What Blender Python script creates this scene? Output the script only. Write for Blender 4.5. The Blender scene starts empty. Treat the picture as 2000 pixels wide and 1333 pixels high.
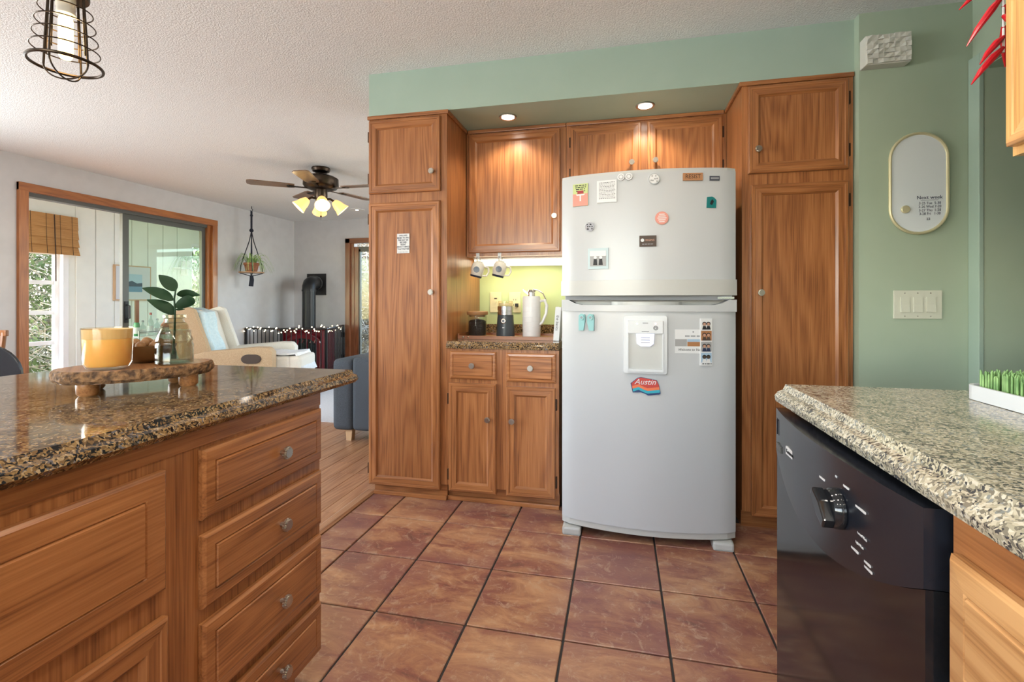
import bpy, bmesh, math, random
from mathutils import Vector, Matrix
random.seed(7)
R = math.radians
SC = bpy.context.scene
COL = SC.collection
# ---------------------------------------------------------------- camera, world, sun, exposure
cam_d = bpy.data.cameras.new('camera'); cam = bpy.data.objects.new('camera', cam_d); COL.objects.link(cam)
cam.location = (0, 0, 1.125); cam.rotation_euler = (R(90), 0, R(12.7))
cam_d.sensor_width = 36; cam_d.lens = 936/2000*36; cam_d.shift_y = -(666.5-588)/2000
cam_d.clip_start = 0.02; cam_d.clip_end = 200
SC.camera = cam
SC.view_settings.view_transform = 'Standard'; SC.view_settings.look = 'None'
SC.view_settings.exposure = 0.45; SC.view_settings.gamma = 1.0; SC.view_settings.use_curve_mapping = False
W = bpy.data.worlds.new('sky'); SC.world = W; W.use_nodes = True
wn = W.node_tree; bg = wn.nodes['Background']
sky = wn.nodes.new('ShaderNodeTexSky'); sky.sky_type = 'NISHITA'; sky.sun_disc = False
sky.sun_elevation = R(38); sky.sun_rotation = R(215); sky.altitude = 100
wn.links.new(sky.outputs[0], bg.inputs[0]); bg.inputs[1].default_value = 1.0
def light(name, kind, loc, energy, color=(1,1,1), size=.1, size_y=None, direction=None, spot=None, radius=None):
    d = bpy.data.lights.new(name, kind); o = bpy.data.objects.new(name, d); COL.objects.link(o)
    o.location = loc; d.energy = energy; d.color = color
    if kind == 'AREA':
        d.size = size
        if size_y: d.shape = 'RECTANGLE'; d.size_y = size_y
    elif kind == 'SUN': d.angle = R(.6)
    else:
        d.shadow_soft_size = size
        if kind == 'SPOT': d.spot_size = R(spot or 100); d.spot_blend = .6
    if direction is not None: o.rotation_euler = Vector(direction).to_track_quat('-Z', 'Y').to_euler()
    return o
light('sun', 'SUN', (-9, 0, 8), 7.0, (1, .95, .87), direction=(.3, .75, -.6))
# added area lamps standing in for daylight at windows out of view
light('dining_window_daylight', 'AREA', (-5.43, .2, 1.5), 150, (.92, .97, 1), 3.8, 1.25, direction=(1, 0, .3))
light('added_front_daylight', 'AREA', (-.9, -2.33, 1.5), 46, (.92, .97, 1), 2.2, 1.2, direction=(0, 1, .5))  # added with its unseen front window to light the kitchen
light('added_living_daylight', 'AREA', (1.13, 5.2, 1.5), 76, (1, .98, .96), 2.4, 1.6, direction=(-1, 0, 0))  # added to light the living room from an unseen side
# ---------------------------------------------------------------- helpers
class MB:
    def __init__(s): s.v = []; s.f = []
    def add(s, vs, fs):
        n = len(s.v); s.v += [tuple(q) for q in vs]; s.f += [tuple(i+n for i in f) for f in fs]; return s
    def box(s, x0, x1, y0, y1, z0, z1):
        return s.add([(x0,y0,z0),(x1,y0,z0),(x1,y1,z0),(x0,y1,z0),(x0,y0,z1),(x1,y0,z1),(x1,y1,z1),(x0,y1,z1)],
                     [(0,3,2,1),(4,5,6,7),(0,1,5,4),(1,2,6,5),(2,3,7,6),(3,0,4,7)])
    def prism(s, poly, fn, a, b):            # poly of 2-D points, fn(p, q, t) -> 3-D, extruded from t=a to t=b
        n = len(poly)
        vs = [fn(p, q, a) for p, q in poly] + [fn(p, q, b) for p, q in poly]
        return s.add(vs, [tuple(range(n))[::-1], tuple(range(n, 2*n))] + [(i, (i+1) % n, n+(i+1) % n, n+i) for i in range(n)])
    def tube(s, pts, r, n=8, closed=False, cap=True):
        pts = [Vector(p) for p in pts]; m = len(pts)
        rs = r if isinstance(r, (list, tuple)) else [r]*m
        rings = []; prev = None
        for i, p in enumerate(pts):
            if closed: t = pts[(i+1) % m]-pts[i-1]
            else: t = pts[min(i+1, m-1)]-pts[max(i-1, 0)]
            t.normalize()
            if prev is None: a = t.orthogonal().normalized()
            else:
                a = prev-t*prev.dot(t)
                a = a.normalized() if a.length > 1e-6 else t.orthogonal().normalized()
            prev = a; b = t.cross(a)
            rings.append([p+(a*math.cos(2*math.pi*k/n)+b*math.sin(2*math.pi*k/n))*rs[i] for k in range(n)])
        vs = [q for rg in rings for q in rg]; fs = []
        for i in range(m if closed else m-1):
            j = (i+1) % m
            for k in range(n): fs.append((i*n+k, i*n+(k+1) % n, j*n+(k+1) % n, j*n+k))
        if cap and not closed: fs += [tuple(range(n))[::-1], tuple(range((m-1)*n, m*n))]
        return s.add(vs, fs)
    def lathe(s, prof, c=(0,0,0), n=24, sx=1, sy=1):
        vs = []; fs = []
        for r, z in prof:
            for k in range(n):
                a = 2*math.pi*k/n; vs.append((c[0]+r*sx*math.cos(a), c[1]+r*sy*math.sin(a), c[2]+z))
        for i in range(len(prof)-1):
            for k in range(n): fs.append((i*n+k, i*n+(k+1) % n, (i+1)*n+(k+1) % n, (i+1)*n+k))
        fs += [tuple(range(n))[::-1], tuple(range((len(prof)-1)*n, len(prof)*n))]
        return s.add(vs, fs)
    def ball(s, c, r, n=10, sx=1, sy=1, sz=1):
        m = max(5, n//2+1)
        return s.lathe([(max(r*math.sin(math.pi*i/m), r*.02), -r*sz*math.cos(math.pi*i/m)) for i in range(m+1)], c, n, sx, sy)
    def xf(s, M): s.v = [tuple(M @ Vector(q)) for q in s.v]; return s
MATW = {}
def mesh(name, mb, mat, bevel=0, smooth=False, seg=2):
    me = bpy.data.meshes.new(name); me.from_pydata(mb.v, [], mb.f); me.update()
    bm = bmesh.new(); bm.from_mesh(me); bmesh.ops.recalc_face_normals(bm, faces=bm.faces)
    if bevel: bmesh.ops.bevel(bm, geom=[e for e in bm.edges], offset=bevel, segments=seg, affect='EDGES', profile=.6, clamp_overlap=True)
    bm.to_mesh(me); bm.free()
    if smooth:
        for p in me.polygons: p.use_smooth = True
        me.set_sharp_from_angle(angle=R(40))
    me.materials.append(M_[mat] if isinstance(mat, str) else mat)
    return me
def thing(name, label, cat, loc=(0,0,0), rz=0, group=None, rx=0, ry=0):
    o = bpy.data.objects.new(name, None); COL.objects.link(o); o.empty_display_size = .05
    o.location = loc; o.rotation_euler = (rx, ry, rz)
    MATW[o] = Matrix.Translation(loc) @ o.rotation_euler.to_matrix().to_4x4()
    tag(o, label, cat, group); return o
def tag(o, label, cat, group=None):
    o['label'] = label; o['category'] = cat
    if group: o['group'] = group
    return o
def part(name, mb, mat, parent=None, local=False, bevel=0, smooth=False, seg=2, label=None):
    """one mesh object; vertices given in world space unless local"""
    Mw = MATW.get(parent, Matrix.Identity(4))
    if not local and parent is not None: mb.xf(Mw.inverted())
    o = bpy.data.objects.new(name, mesh(name, mb, mat, bevel, smooth, seg)); COL.objects.link(o)
    if parent is not None: o.parent = parent
    MATW[o] = Mw
    if label: o['label'] = label
    return o
def solo(name, mb, mat, label, cat, loc=(0,0,0), rz=0, group=None, **k):
    """a thing that is one mesh, vertices local to loc"""
    o = part(name, mb, mat, None, True, **k); o.location = loc; o.rotation_euler = (0, 0, rz)
    MATW[o] = Matrix.Translation(loc) @ Matrix.Rotation(rz, 4, 'Z')
    return tag(o, label, cat, group)
def struct(name, mb, mat, **k):
    o = part(name, mb, mat, None, **k); o['kind'] = 'structure'; return o
def text(name, body, size, mat, parent, loc, rot=(R(90),0,0), align='CENTER', ext=.0004, local=False, shear=0, sx=1):
    cu = bpy.data.curves.new(name, 'FONT'); cu.body = body; cu.size = size; cu.align_x = align; cu.align_y = 'CENTER'
    cu.extrude = ext; cu.shear = shear; cu.resolution_u = 2; cu.space_line = .95
    tmp = bpy.data.objects.new(name, cu); COL.objects.link(tmp)
    dg = bpy.context.evaluated_depsgraph_get(); me = bpy.data.meshes.new_from_object(tmp.evaluated_get(dg))
    bpy.data.objects.remove(tmp); me.name = name
    me.materials.clear(); me.materials.append(M_[mat])
    from mathutils import Euler
    T = Matrix.Translation(loc) @ Euler(rot).to_matrix().to_4x4() @ Matrix.Diagonal((sx,1,1,1))
    if not local: T = MATW.get(parent, Matrix.Identity(4)).inverted() @ T
    me.transform(T)
    o = bpy.data.objects.new(name, me); COL.objects.link(o); o.parent = parent
    return o
def copy_tree(o, parent=None):
    c = o.copy(); COL.objects.link(c); c.parent = parent
    for ch in list(o.children): copy_tree(ch, c)
    return c
def arc(cx, cy, r, a0, a1, n): return [(cx+r*math.cos(R(a0+(a1-a0)*i/n)), cy+r*math.sin(R(a0+(a1-a0)*i/n))) for i in range(n+1)]
XY = lambda p, q, t: (p, q, t)
XZ = lambda p, q, t: (p, t, q)
YZ = lambda p, q, t: (t, p, q)
def rrect(x0, x1, y0, y1, r, n=5):
    return arc(x1-r, y1-r, r, 0, 90, n)+arc(x0+r, y1-r, r, 90, 180, n)+arc(x0+r, y0+r, r, 180, 270, n)+arc(x1-r, y0+r, r, 270, 360, n)
# ---------------------------------------------------------------- materials
M_ = {}
def mat(name, col, rough=.5, metal=0, **k):
    m = bpy.data.materials.new(name); m.use_nodes = True; b = m.node_tree.nodes['Principled BSDF']
    b.inputs['Base Color'].default_value = (*col, 1); b.inputs['Roughness'].default_value = rough; b.inputs['Metallic'].default_value = metal
    for kk, v in k.items(): b.inputs[kk].default_value = v
    M_[name] = m; return m
class G:                                     # tiny node-graph helper
    def __init__(s, m): s.m = m; s.t = m.node_tree; s.b = s.t.nodes.get('Principled BSDF')
    def n(s, kind, ins={}, **props):
        nd = s.t.nodes.new(kind)
        for k, v in props.items(): setattr(nd, k, v)
        for k, v in ins.items():
            if hasattr(v, 'is_linked') or isinstance(v, bpy.types.NodeSocket): s.t.links.new(v, nd.inputs[k])
            else: nd.inputs[k].default_value = v
        return nd
    def ramp(s, fac, stops, interp='LINEAR'):
        r = s.t.nodes.new('ShaderNodeValToRGB'); s.t.links.new(fac, r.inputs[0]); cr = r.color_ramp; cr.interpolation = interp
        while len(cr.elements) < len(stops): cr.elements.new(.5)
        for e, (p, c) in zip(cr.elements, stops): e.position = p; e.color = (*c, 1)
        return r.outputs[0]
    def mix(s, f, a, b, blend='MIX'):
        x = s.t.nodes.new('ShaderNodeMix'); x.data_type = 'RGBA'; x.blend_type = blend
        for i, v in ((0, f), (6, a), (7, b)):
            if isinstance(v, bpy.types.NodeSocket): s.t.links.new(v, x.inputs[i])
            else: x.inputs[i].default_value = v if i == 0 else (*v, 1)
        return x.outputs[2]
    def coords(s, scale=(1,1,1), rand=True, rot=(0,0,0)):
        c = s.n('ShaderNodeTexCoord').outputs['Object']
        if rand:
            oi = s.n('ShaderNodeObjectInfo').outputs['Random']
            mu = s.n('ShaderNodeMath', {0: oi, 1: 37.0}, operation='MULTIPLY').outputs[0]
            c = s.n('ShaderNodeVectorMath', {0: c, 1: mu}, operation='ADD').outputs[0]
        return s.n('ShaderNodeMapping', {'Vector': c, 'Scale': scale, 'Rotation': rot}).outputs[0]
    def col(s, sock): s.t.links.new(sock, s.b.inputs['Base Color'])
    def bump(s, h, strength=.3, dist=.01):
        bp = s.n('ShaderNodeBump', {'Height': h, 'Strength': strength, 'Distance': dist}); s.t.links.new(bp.outputs[0], s.b.inputs['Normal'])
def oak(name, ax, cols=((.15,.05,.016),(.33,.125,.041),(.45,.19,.068)), rough=.33, wide=1.0, amp=.2):
    m = mat(name, cols[1], rough); g = G(m)
    sc = [9/wide]*3; sc[ax] = .75
    v = g.coords(tuple(sc))
    ns = g.n('ShaderNodeTexNoise', {'Vector': v, 'Scale': .55, 'Detail': 2.0, 'Distortion': .15}).outputs[0]
    k = g.n('ShaderNodeMath', {0: ns, 1: 15.0}, operation='MULTIPLY').outputs[0]
    k = g.n('ShaderNodeMath', {0: k, 1: 6.2832}, operation='MULTIPLY').outputs[0]
    k = g.n('ShaderNodeMath', {0: k}, operation='SINE').outputs[0]
    k = g.n('ShaderNodeMapRange', {'Value': k, 'From Min': -1.0, 'From Max': 1.0}).outputs[0]
    sp = [230.0]*3; sp[ax] = 5
    pores = g.n('ShaderNodeTexNoise', {'Vector': g.coords(tuple(sp)), 'Scale': 1.0, 'Detail': 2.0}).outputs[0]
    f = g.n('ShaderNodeMath', {0: k, 1: amp}, operation='MULTIPLY').outputs[0]
    f = g.n('ShaderNodeMath', {0: pores, 1: .85, 2: f}, operation='MULTIPLY_ADD').outputs[0]
    c = g.ramp(f, [(.2, cols[0]), (.5, cols[1]), (.8, cols[2])])
    big = g.n('ShaderNodeTexNoise', {'Vector': g.coords((1.6,1.6,1.6)), 'Scale': 1.0}).outputs[0]
    c = g.mix(.35, c, g.ramp(big, [(.3, (.55,.5,.45)), (.7, (1.1,1.1,1.1))]), 'MULTIPLY')
    g.col(c); g.bump(f, .08, .002); g.b.inputs['Coat Weight'].default_value = .25; g.b.inputs['Coat Roughness'].default_value = .18
for i, a in enumerate('xyz'): oak('oak_'+a, i)
LT = ((.30,.13,.045),(.55,.28,.105),(.68,.38,.16))
oak('oak_light_y', 1, LT, amp=.42, wide=.8); oak('oak_light_z', 2, ((.42,.2,.06),(.66,.37,.13),(.75,.46,.19)))
oak('plank', 1, ((.22,.09,.04),(.46,.235,.125),(.60,.35,.20)), .28)
oak('cedar_y', 1, ((.2,.065,.018),(.36,.125,.035),(.45,.17,.05))); oak('cedar_z', 2, ((.2,.065,.018),(.36,.125,.035),(.45,.17,.05))); oak('cedar_x', 0, ((.13,.045,.02),(.22,.08,.035),(.3,.11,.05))); oak('redwood_z', 2, ((.13,.045,.02),(.22,.08,.035),(.3,.11,.05)))
oak('slab_top', 1, ((.16,.06,.02),(.36,.16,.06),(.45,.22,.09))); oak('fan_blade', 0, ((.08,.045,.025),(.17,.10,.06),(.22,.14,.085)))
def granite(name, stops, gloss):
    m = mat(name, (.2,.15,.1), gloss); g = G(m)
    v = g.coords((1,1,1), False)
    w = g.n('ShaderNodeTexNoise', {'Vector': v, 'Scale': 60.0, 'Detail': 2.0}).outputs[1]
    v2 = g.mix(.018, v, w, 'ADD')
    vo = g.n('ShaderNodeTexVoronoi', {'Vector': v2, 'Scale': 270.0}).outputs['Color']
    f = g.n('ShaderNodeSeparateColor', {0: vo}).outputs[0]
    big = g.n('ShaderNodeTexNoise', {'Vector': v, 'Scale': 26.0, 'Detail': 3.0}).outputs[0]
    f = g.n('ShaderNodeMath', {0: big, 1: 1.5, 2: -.75}, operation='MULTIPLY_ADD').outputs[0] if False else g.n('ShaderNodeMath', {0: f, 1: g.n('ShaderNodeMath', {0: big, 1: 1.3, 2: -.65}, operation='MULTIPLY_ADD').outputs[0]}, operation='ADD').outputs[0]
    g.col(g.ramp(f, stops, 'CONSTANT'))
granite('granite_brown', [(0,(.012,.011,.012)),(.2,(.06,.04,.025)),(.36,(.17,.10,.045)),(.62,(.27,.165,.07)),(.84,(.36,.25,.14)),(.96,(.12,.11,.12))], .07)
granite('granite_sheen', [(0,(.05,.052,.055)),(.12,(.17,.155,.12)),(.34,(.33,.30,.22)),(.58,(.44,.395,.30)),(.8,(.52,.48,.39)),(.95,(.20,.21,.20))], .16)  # island granite again, its pale reflection put into the colour
def tile_mat():
    m = mat('slate_tile', (.3,.14,.09), .3); g = G(m); v = g.coords((1,1,1), True, (0,0,.7))
    st = g.coords((2.2,5.5,1), True, (0,0,.7))
    a = g.n('ShaderNodeTexNoise', {'Vector': st, 'Scale': 1.5, 'Detail': 6.0, 'Roughness': .7, 'Distortion': .6}).outputs[0]
    c = g.ramp(a, [(.28,(.11,.062,.048)),(.42,(.25,.095,.07)),(.52,(.36,.175,.10)),(.62,(.47,.25,.135)),(.75,(.50,.34,.22))])
    b = g.n('ShaderNodeTexNoise', {'Vector': v, 'Scale': 3.2, 'Detail': 3.0}).outputs[0]
    c = g.mix(g.ramp(b, [(.45,(0,0,0)),(.7,(.75,.75,.75))]), c, (.215,.085,.078))
    d = g.n('ShaderNodeTexNoise', {'Vector': v, 'Scale': 20.0, 'Detail': 8.0, 'Roughness': .75, 'Distortion': 1.2}).outputs[0]
    c = g.mix(g.ramp(d, [(.53,(0,0,0)),(.66,(.6,.6,.6))]), c, (.50,.36,.25))
    g.col(c); g.bump(a, .25, .004)
tile_mat()
def noisy(name, ca, cb, scale, rough=.8, bump=0, bd=.002, detail=3.0, stretch=(1,1,1), **k):
    m = mat(name, ca, rough, **k); g = G(m); v = g.coords(stretch, False)
    a = g.n('ShaderNodeTexNoise', {'Vector': v, 'Scale': scale, 'Detail': detail}).outputs[0]
    g.col(g.ramp(a, [(.35, ca), (.65, cb)]))
    if bump: g.bump(a, bump, bd)
noisy('popcorn', (.74,.765,.785), (.82,.845,.865), 130, .95, .6, .008)
noisy('wall_grey', (.55,.55,.565), (.58,.58,.595), 8, .85)
noisy('wall_green', (.36,.445,.335), (.375,.46,.35), 6, .6)
noisy('soffit_green', (.33,.435,.36), (.345,.45,.375), 6, .6)
noisy('soffit_under_lit', (.50,.53,.42), (.52,.55,.44), 6, .6)  # unused; soffit paint with warm light put into the colour
noisy('niche_green', (.50,.60,.32), (.52,.62,.34), 6, .6)
noisy('boucle', (.42,.29,.17), (.60,.45,.29), 260, .95, .6, .006)
noisy('boucle_light', (.66,.62,.54), (.76,.73,.66), 260, .95, .5, .006)
noisy('sofa_blue', (.035,.045,.058), (.08,.095,.115), 330, .95, .5, .003)
noisy('pillow_blue', (.05,.11,.20), (.10,.18,.29), 240, .95, .4, .003)
noisy('throw_white', (.74,.76,.78), (.82,.84,.86), 40, .9, .3, .004)
noisy('throw_blue', (.52,.66,.70), (.62,.74,.77), 40, .9, .3, .004)
noisy('bark', (.06,.03,.014), (.27,.14,.06), 70, .9, 1.0, .01)
noisy('rug', (.50,.52,.56), (.62,.63,.66), 90, .95, .5, .004)
noisy('bamboo', (.36,.17,.05), (.55,.29,.10), 5, .7, .4, .003, 2.0, (1, 1, 60))
noisy('terracotta', (.25,.09,.045), (.33,.13,.07), 30, .8)
noisy('leaf_dark', (.010,.028,.012), (.022,.055,.022), 14, .55)
noisy('leaf_spider', (.16,.32,.08), (.45,.58,.27), 20, .5)
noisy('foliage', (.07,.12,.03), (.25,.32,.12), 3, .7)
noisy('twig', (.30,.25,.18), (.62,.55,.44), 4, .8)
noisy('dry_grass', (.45,.35,.2), (.66,.55,.36), 3, .8)
noisy('ground', (.20,.17,.10), (.34,.30,.2), 2, .9)
noisy('stucco', (.5,.46,.4), (.7,.66,.6), 30, .9, .5, .01)
noisy('shiplap', (.78,.80,.74), (.81,.83,.77), 5, .6)
noisy('coffee', (.012,.007,.006), (.035,.022,.018), 220, .5, 1.0, .01)
noisy('fake_grass', (.10,.22,.06), (.24,.40,.14), 30, .45)
for n, c, r, mt in [('white_trim',(.80,.81,.80),.4,0),('fridge_white',(.46,.475,.49),.22,0),('fridge_trim',(.45,.455,.44),.3,0),('plastic_white',(.58,.60,.62),.3,0),
    ('nickel',(.50,.47,.42),.28,1),('bronze',(.055,.04,.03),.35,1),('black_metal',(.012,.013,.015),.4,.3),('black_matte',(.014,.014,.016),.6,0),('dark_gap',(.01,.009,.008),.8,0),
    ('gloss_black',(.010,.011,.013),.1,0),('panel_black',(.012,.014,.02),.22,0),('stove_red',(.12,.006,.012),.15,0),('stove_glass',(.01,.012,.015),.05,0),
    ('alu',(.32,.34,.34),.35,.8),('grey_frame',(.10,.105,.10),.4,.3),('steel',(.6,.6,.6),.22,1),('chrome',(.75,.75,.75),.08,1),('grinder_grey',(.045,.055,.065),.35,0),
    ('carafe_white',(.68,.68,.69),.3,0),('almond',(.70,.64,.40),.4,0),('ceramic',(.66,.64,.58),.2,0),('ceramic_blue',(.02,.03,.06),.3,0),('chili',(.42,.012,.02),.14,0),
    ('gold_frame',(.62,.58,.36),.35,.3),('board_white',(.70,.76,.78),.15,0),('ink',(.012,.02,.06),.6,0),('ink_black',(.01,.01,.012),.6,0),('ink_grey',(.25,.26,.28),.6,0),('paper',(.62,.63,.64),.6,0),
    ('chime_white',(.62,.62,.56),.6,0),('switch_cream',(.60,.62,.52),.4,0),('card_green',(.45,.52,.22),.6,0),('card_pink',(.62,.25,.2),.6,0),('card_red',(.30,.02,.03),.5,0),('pink_mag',(.55,.25,.2),.4,0),
    ('brown_mag',(.055,.035,.025),.6,0),('wood_mag',(.36,.17,.075),.6,0),('wood_mag_dark',(.05,.017,.008),.6,0),('teal_mag',(.01,.16,.16),.4,0),('slate_mag',(.06,.065,.085),.5,0),('blue_frame',(.42,.52,.55),.5,0),('photo_grey',(.30,.30,.30),.5,0),('photo_light',(.62,.62,.62),.5,0),
    ('photo_skin',(.45,.25,.17),.5,0),('photo_sky',(.30,.42,.55),.5,0),('photo_rust',(.33,.15,.06),.5,0),('clip_teal',(.22,.44,.45),.4,0),('au_red',(.45,.04,.03),.4,0),('au_orange',(.68,.16,.06),.4,0),('au_teal',(.02,.33,.42),.4,0),('au_navy',(.015,.04,.13),.4,0),
    ('rope_navy',(.012,.016,.03),.9,0),('wood_bead',(.33,.17,.07),.4,0),('bowl_brown',(.20,.105,.04),.35,0),('wax',(.86,.50,.17),.35,0),('pane_frame',(.82,.83,.84),.4,0),('art_blue',(.12,.25,.38),.6,0),('art_dark',(.03,.06,.10),.6,0),('art_sky',(.40,.55,.65),.6,0),
    ('bottle_pink',(.62,.2,.15),.2,0),('bottle_blue',(.03,.05,.25),.3,0),('bottle_red',(.3,.02,.03),.3,0),('bottle_green',(.05,.25,.10),.2,0),('tray_wood',(.24,.085,.03),.35,0),('hinge',(.05,.03,.02),.4,.8),('table_brown',(.2,.08,.03),.3,0),('chair_black',(.02,.022,.03),.25,0),('shade_lt',(.8,.8,.78),.5,0),('thread',(.05,.025,.012),.8,0),('grout',(.035,.032,.032),.9,0),('seat_brown',(.10,.06,.04),.6,0),('foot_wood',(.55,.36,.2),.5,0)]:
    mat(n, c, r, mt)
def emis(name, col, s, base=(.8,.8,.8)):
    m = mat(name, base, .4); b = m.node_tree.nodes['Principled BSDF']; b.inputs['Emission Color'].default_value = (*col,1); b.inputs['Emission Strength'].default_value = s
emis('lamp_white', (1,.93,.82), 14); emis('tube_light', (1,.90,.62), 2.2); emis('filament', (1,.62,.2), 6, (.9,.6,.3)); emis('amber_shade', (1,.56,.16), .75, (.85,.62,.3)); emis('bulb_warm', (1,.8,.45), 9)
emis('fairy', (1,.8,.5), 4); emis('led_blue', (.5,.55,1), .45); emis('led_green', (.5,1,.5), 2); emis('led_red', (1,.3,.3), 2)
M_['leaf_dark'].node_tree.nodes['Principled BSDF'].inputs['Specular IOR Level'].default_value = .2
M_['fridge_white'].node_tree.nodes['Principled BSDF'].inputs['Specular IOR Level'].default_value = .3
M_['wax'].node_tree.nodes['Principled BSDF'].inputs['Subsurface Weight'].default_value = .3
def glassy(name, tint, refl=.10, ior=1.45):
    m = bpy.data.materials.new(name); m.use_nodes = True; t = m.node_tree; t.nodes.clear()
    out = t.nodes.new('ShaderNodeOutputMaterial'); tr = t.nodes.new('ShaderNodeBsdfTransparent'); gl = t.nodes.new('ShaderNodeBsdfGlossy'); mx = t.nodes.new('ShaderNodeMixShader')
    lw = t.nodes.new('ShaderNodeLayerWeight'); lw.inputs[0].default_value = .5; pw = t.nodes.new('ShaderNodeMath'); pw.operation = 'POWER'; pw.inputs[1].default_value = 3.5; ma = t.nodes.new('ShaderNodeMath'); ma.operation = 'MULTIPLY_ADD'; ma.inputs[1].default_value = .6; ma.inputs[2].default_value = .03; t.links.new(lw.outputs['Facing'], pw.inputs[0]); t.links.new(pw.outputs[0], ma.inputs[0]); tr.inputs[0].default_value = (*tint,1); gl.inputs['Roughness'].default_value = .02
    t.links.new(ma.outputs[0], mx.inputs[0]); t.links.new(tr.outputs[0], mx.inputs[1]); t.links.new(gl.outputs[0], mx.inputs[2]); t.links.new(mx.outputs[0], out.inputs[0]); M_[name] = m
glassy('pane', (.86,.93,.84)); glassy('clear_pane', (.97,.98,.97)); glassy('jar_glass', (.93,.95,.94)); glassy('vase_glass', (.86,.86,.80), ior=1.6); glassy('candle_glass', (.97,.93,.85)); glassy('bulb_glass', (1,.9,.7)); glassy('bottle_clear', (.80,.86,.84), ior=1.6)

mat('wax_film', (.85,.66,.38), .5)
b_ = M_['wax_film'].node_tree.nodes['Principled BSDF']; b_.inputs['Transmission Weight'].default_value = .3; b_.inputs['Roughness'].default_value = .6
# ---------------------------------------------------------------- the setting
CE = 2.448
fl = struct('floor', MB().box(-1.43, 2.7, -2.2, 3.3, -.06, -.006), 'grout')
def cuts(a, b, o, p):
    k = math.ceil((a-o)/p-1e-6); L = [a]
    while o+k*p < b-1e-6:
        if o+k*p > a+.02: L.append(o+k*p)
        k += 1
    return L+[b]
xs, ys = cuts(-1.40, 1.515, -.184, .340), cuts(-2.2, 2.62, 1.94, .355)
tile_me = {}
for i in range(len(xs)-1):
    for j in range(len(ys)-1):
        w, h = xs[i+1]-xs[i]-.008, ys[j+1]-ys[j]-.008; key = (round(w, 3), round(h, 3))
        if key not in tile_me: tile_me[key] = mesh('tile', MB().box(-w/2, w/2, -h/2, h/2, -.01, .002), 'slate_tile', .0025, seg=1)
        o = bpy.data.objects.new('tile', tile_me[key]); COL.objects.link(o); o.parent = fl
        o.location = ((xs[i]+xs[i+1])/2, (ys[j]+ys[j+1])/2, -.001)
fw = struct('floor.001', MB().box(-5.4, -1.43, -2.2, 7.1, -.06, -.012).box(-1.43, 1.1, 3.3, 7.1, -.06, -.004), 'plank')
pk = {}; x = -5.3; n = 0
while x < -1.47:
    y = -2.2-random.random(); n += 1
    while y < 7.0:
        l = random.choice((.9, 1.2, 1.5)); a, b = max(y, -2.2), min(y+l, 7.0); y += l
        if b-a < .08: continue
        key = round(b-a, 2)
        if key not in pk: pk[key] = mesh('plank', MB().box(-.0615, .0615, -key/2+.001, key/2-.001, -.014, 0), 'plank', .0015, seg=1)
        o = bpy.data.objects.new('plank', pk[key]); COL.objects.link(o); o.parent = fw; o.location = (x+.0625, (a+b)/2, 0)
    x += .125
struct('trim_1', MB().prism([(-1.465,-.006),(-1.465,.004),(-1.45,.011),(-1.415,.011),(-1.40,.004),(-1.40,-.006)], XZ, -2.2, 2.58), 'plank')
struct('ceiling', MB().box(-5.4, 2.7, -4.5, 7.1, CE, CE+.1), 'popcorn')  # runs on past the front wall as an added eave blocking the sun
struct('wall_left', MB().box(-5.4, -5.3, -2.2, 3.29, 0, .85).box(-5.4, -5.3, -2.2, 3.29, 2.15, CE).box(-5.4, -5.3, -2.2, -1.75, .85, 2.15).box(-5.4, -5.3, 2.15, 3.29, .85, 2.15).box(-5.4, -5.3, 5.35, 7.1, 0, CE).box(-5.4, -5.3, 3.29, 5.35, 2.14, CE), 'wall_grey')
struct('wall_back', MB().box(-5.4, -4.25, 7, 7.1, 0, CE).box(-2.5, 1.1, 7, 7.1, 0, CE).box(-4.25, -2.5, 7, 7.1, 2.06, CE), 'wall_grey')
struct('wall_living_side', MB().box(1.0, 1.1, 3.3, 7.0, 0, .68).box(1.0, 1.1, 3.3, 7.0, 2.32, CE).box(1.0, 1.1, 3.3, 3.98, .68, 2.32).box(1.0, 1.1, 6.42, 7.0, .68, 2.32), 'wall_grey')
struct('wall_kitchen_back', MB().box(-1.43, 1.7, 3.2, 3.3, 0, CE), 'niche_green')
struct('wall_soffit', MB().box(-1.432, 1.0735, 2.55, 3.2, 2.2, CE), 'soffit_green')
struct('wall_right_front', MB().box(1.0735, 1.515, 2.505, 3.2, 0, CE), 'wall_green')
struct('wall_right', MB().box(1.515, 1.74, 2.44, 3.2, 0, CE).box(1.515, 1.74, .7, 2.44, 2.118, CE).box(1.515, 1.74, -2.2, .7, 0, CE), 'wall_green')
struct('trim_2', MB().box(1.497, 1.515, 2.437, 2.503, 0, 2.185).box(1.497, 1.515, .64, 2.437, 2.121, 2.185).box(1.497, 1.515, .64, .70, 0, 2.121), 'soffit_green', bevel=.003)
struct('wall_right_kitchen', MB().box(1.03, 1.13, -2.2, 1.04, 0, CE), 'wall_green')
struct('wall_hall', MB().box(2.6, 2.7, -2.2, 3.3, 0, CE).box(1.7, 2.6, 3.2, 3.3, 0, CE), 'wall_green')
wf = MB().box(-5.4, 2.7, -2.3, -2.2, 0, .85).box(-5.4, 2.7, -2.3, -2.2, 2.2, CE).box(-5.4, -4.5, -2.3, -2.2, .85, 2.2).box(-4.5, -2.1, -2.3, -2.2, .85, 2.2).box(.3, 2.7, -2.3, -2.2, .85, 2.2)
struct('wall_front', wf, 'wall_grey')
struct('baseboard_left', MB().box(-5.3, -5.285, 5.42, 7.0, 0, .09).box(-5.3, -5.285, -2.2, 3.22, 0, .09), 'white_trim')
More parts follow.
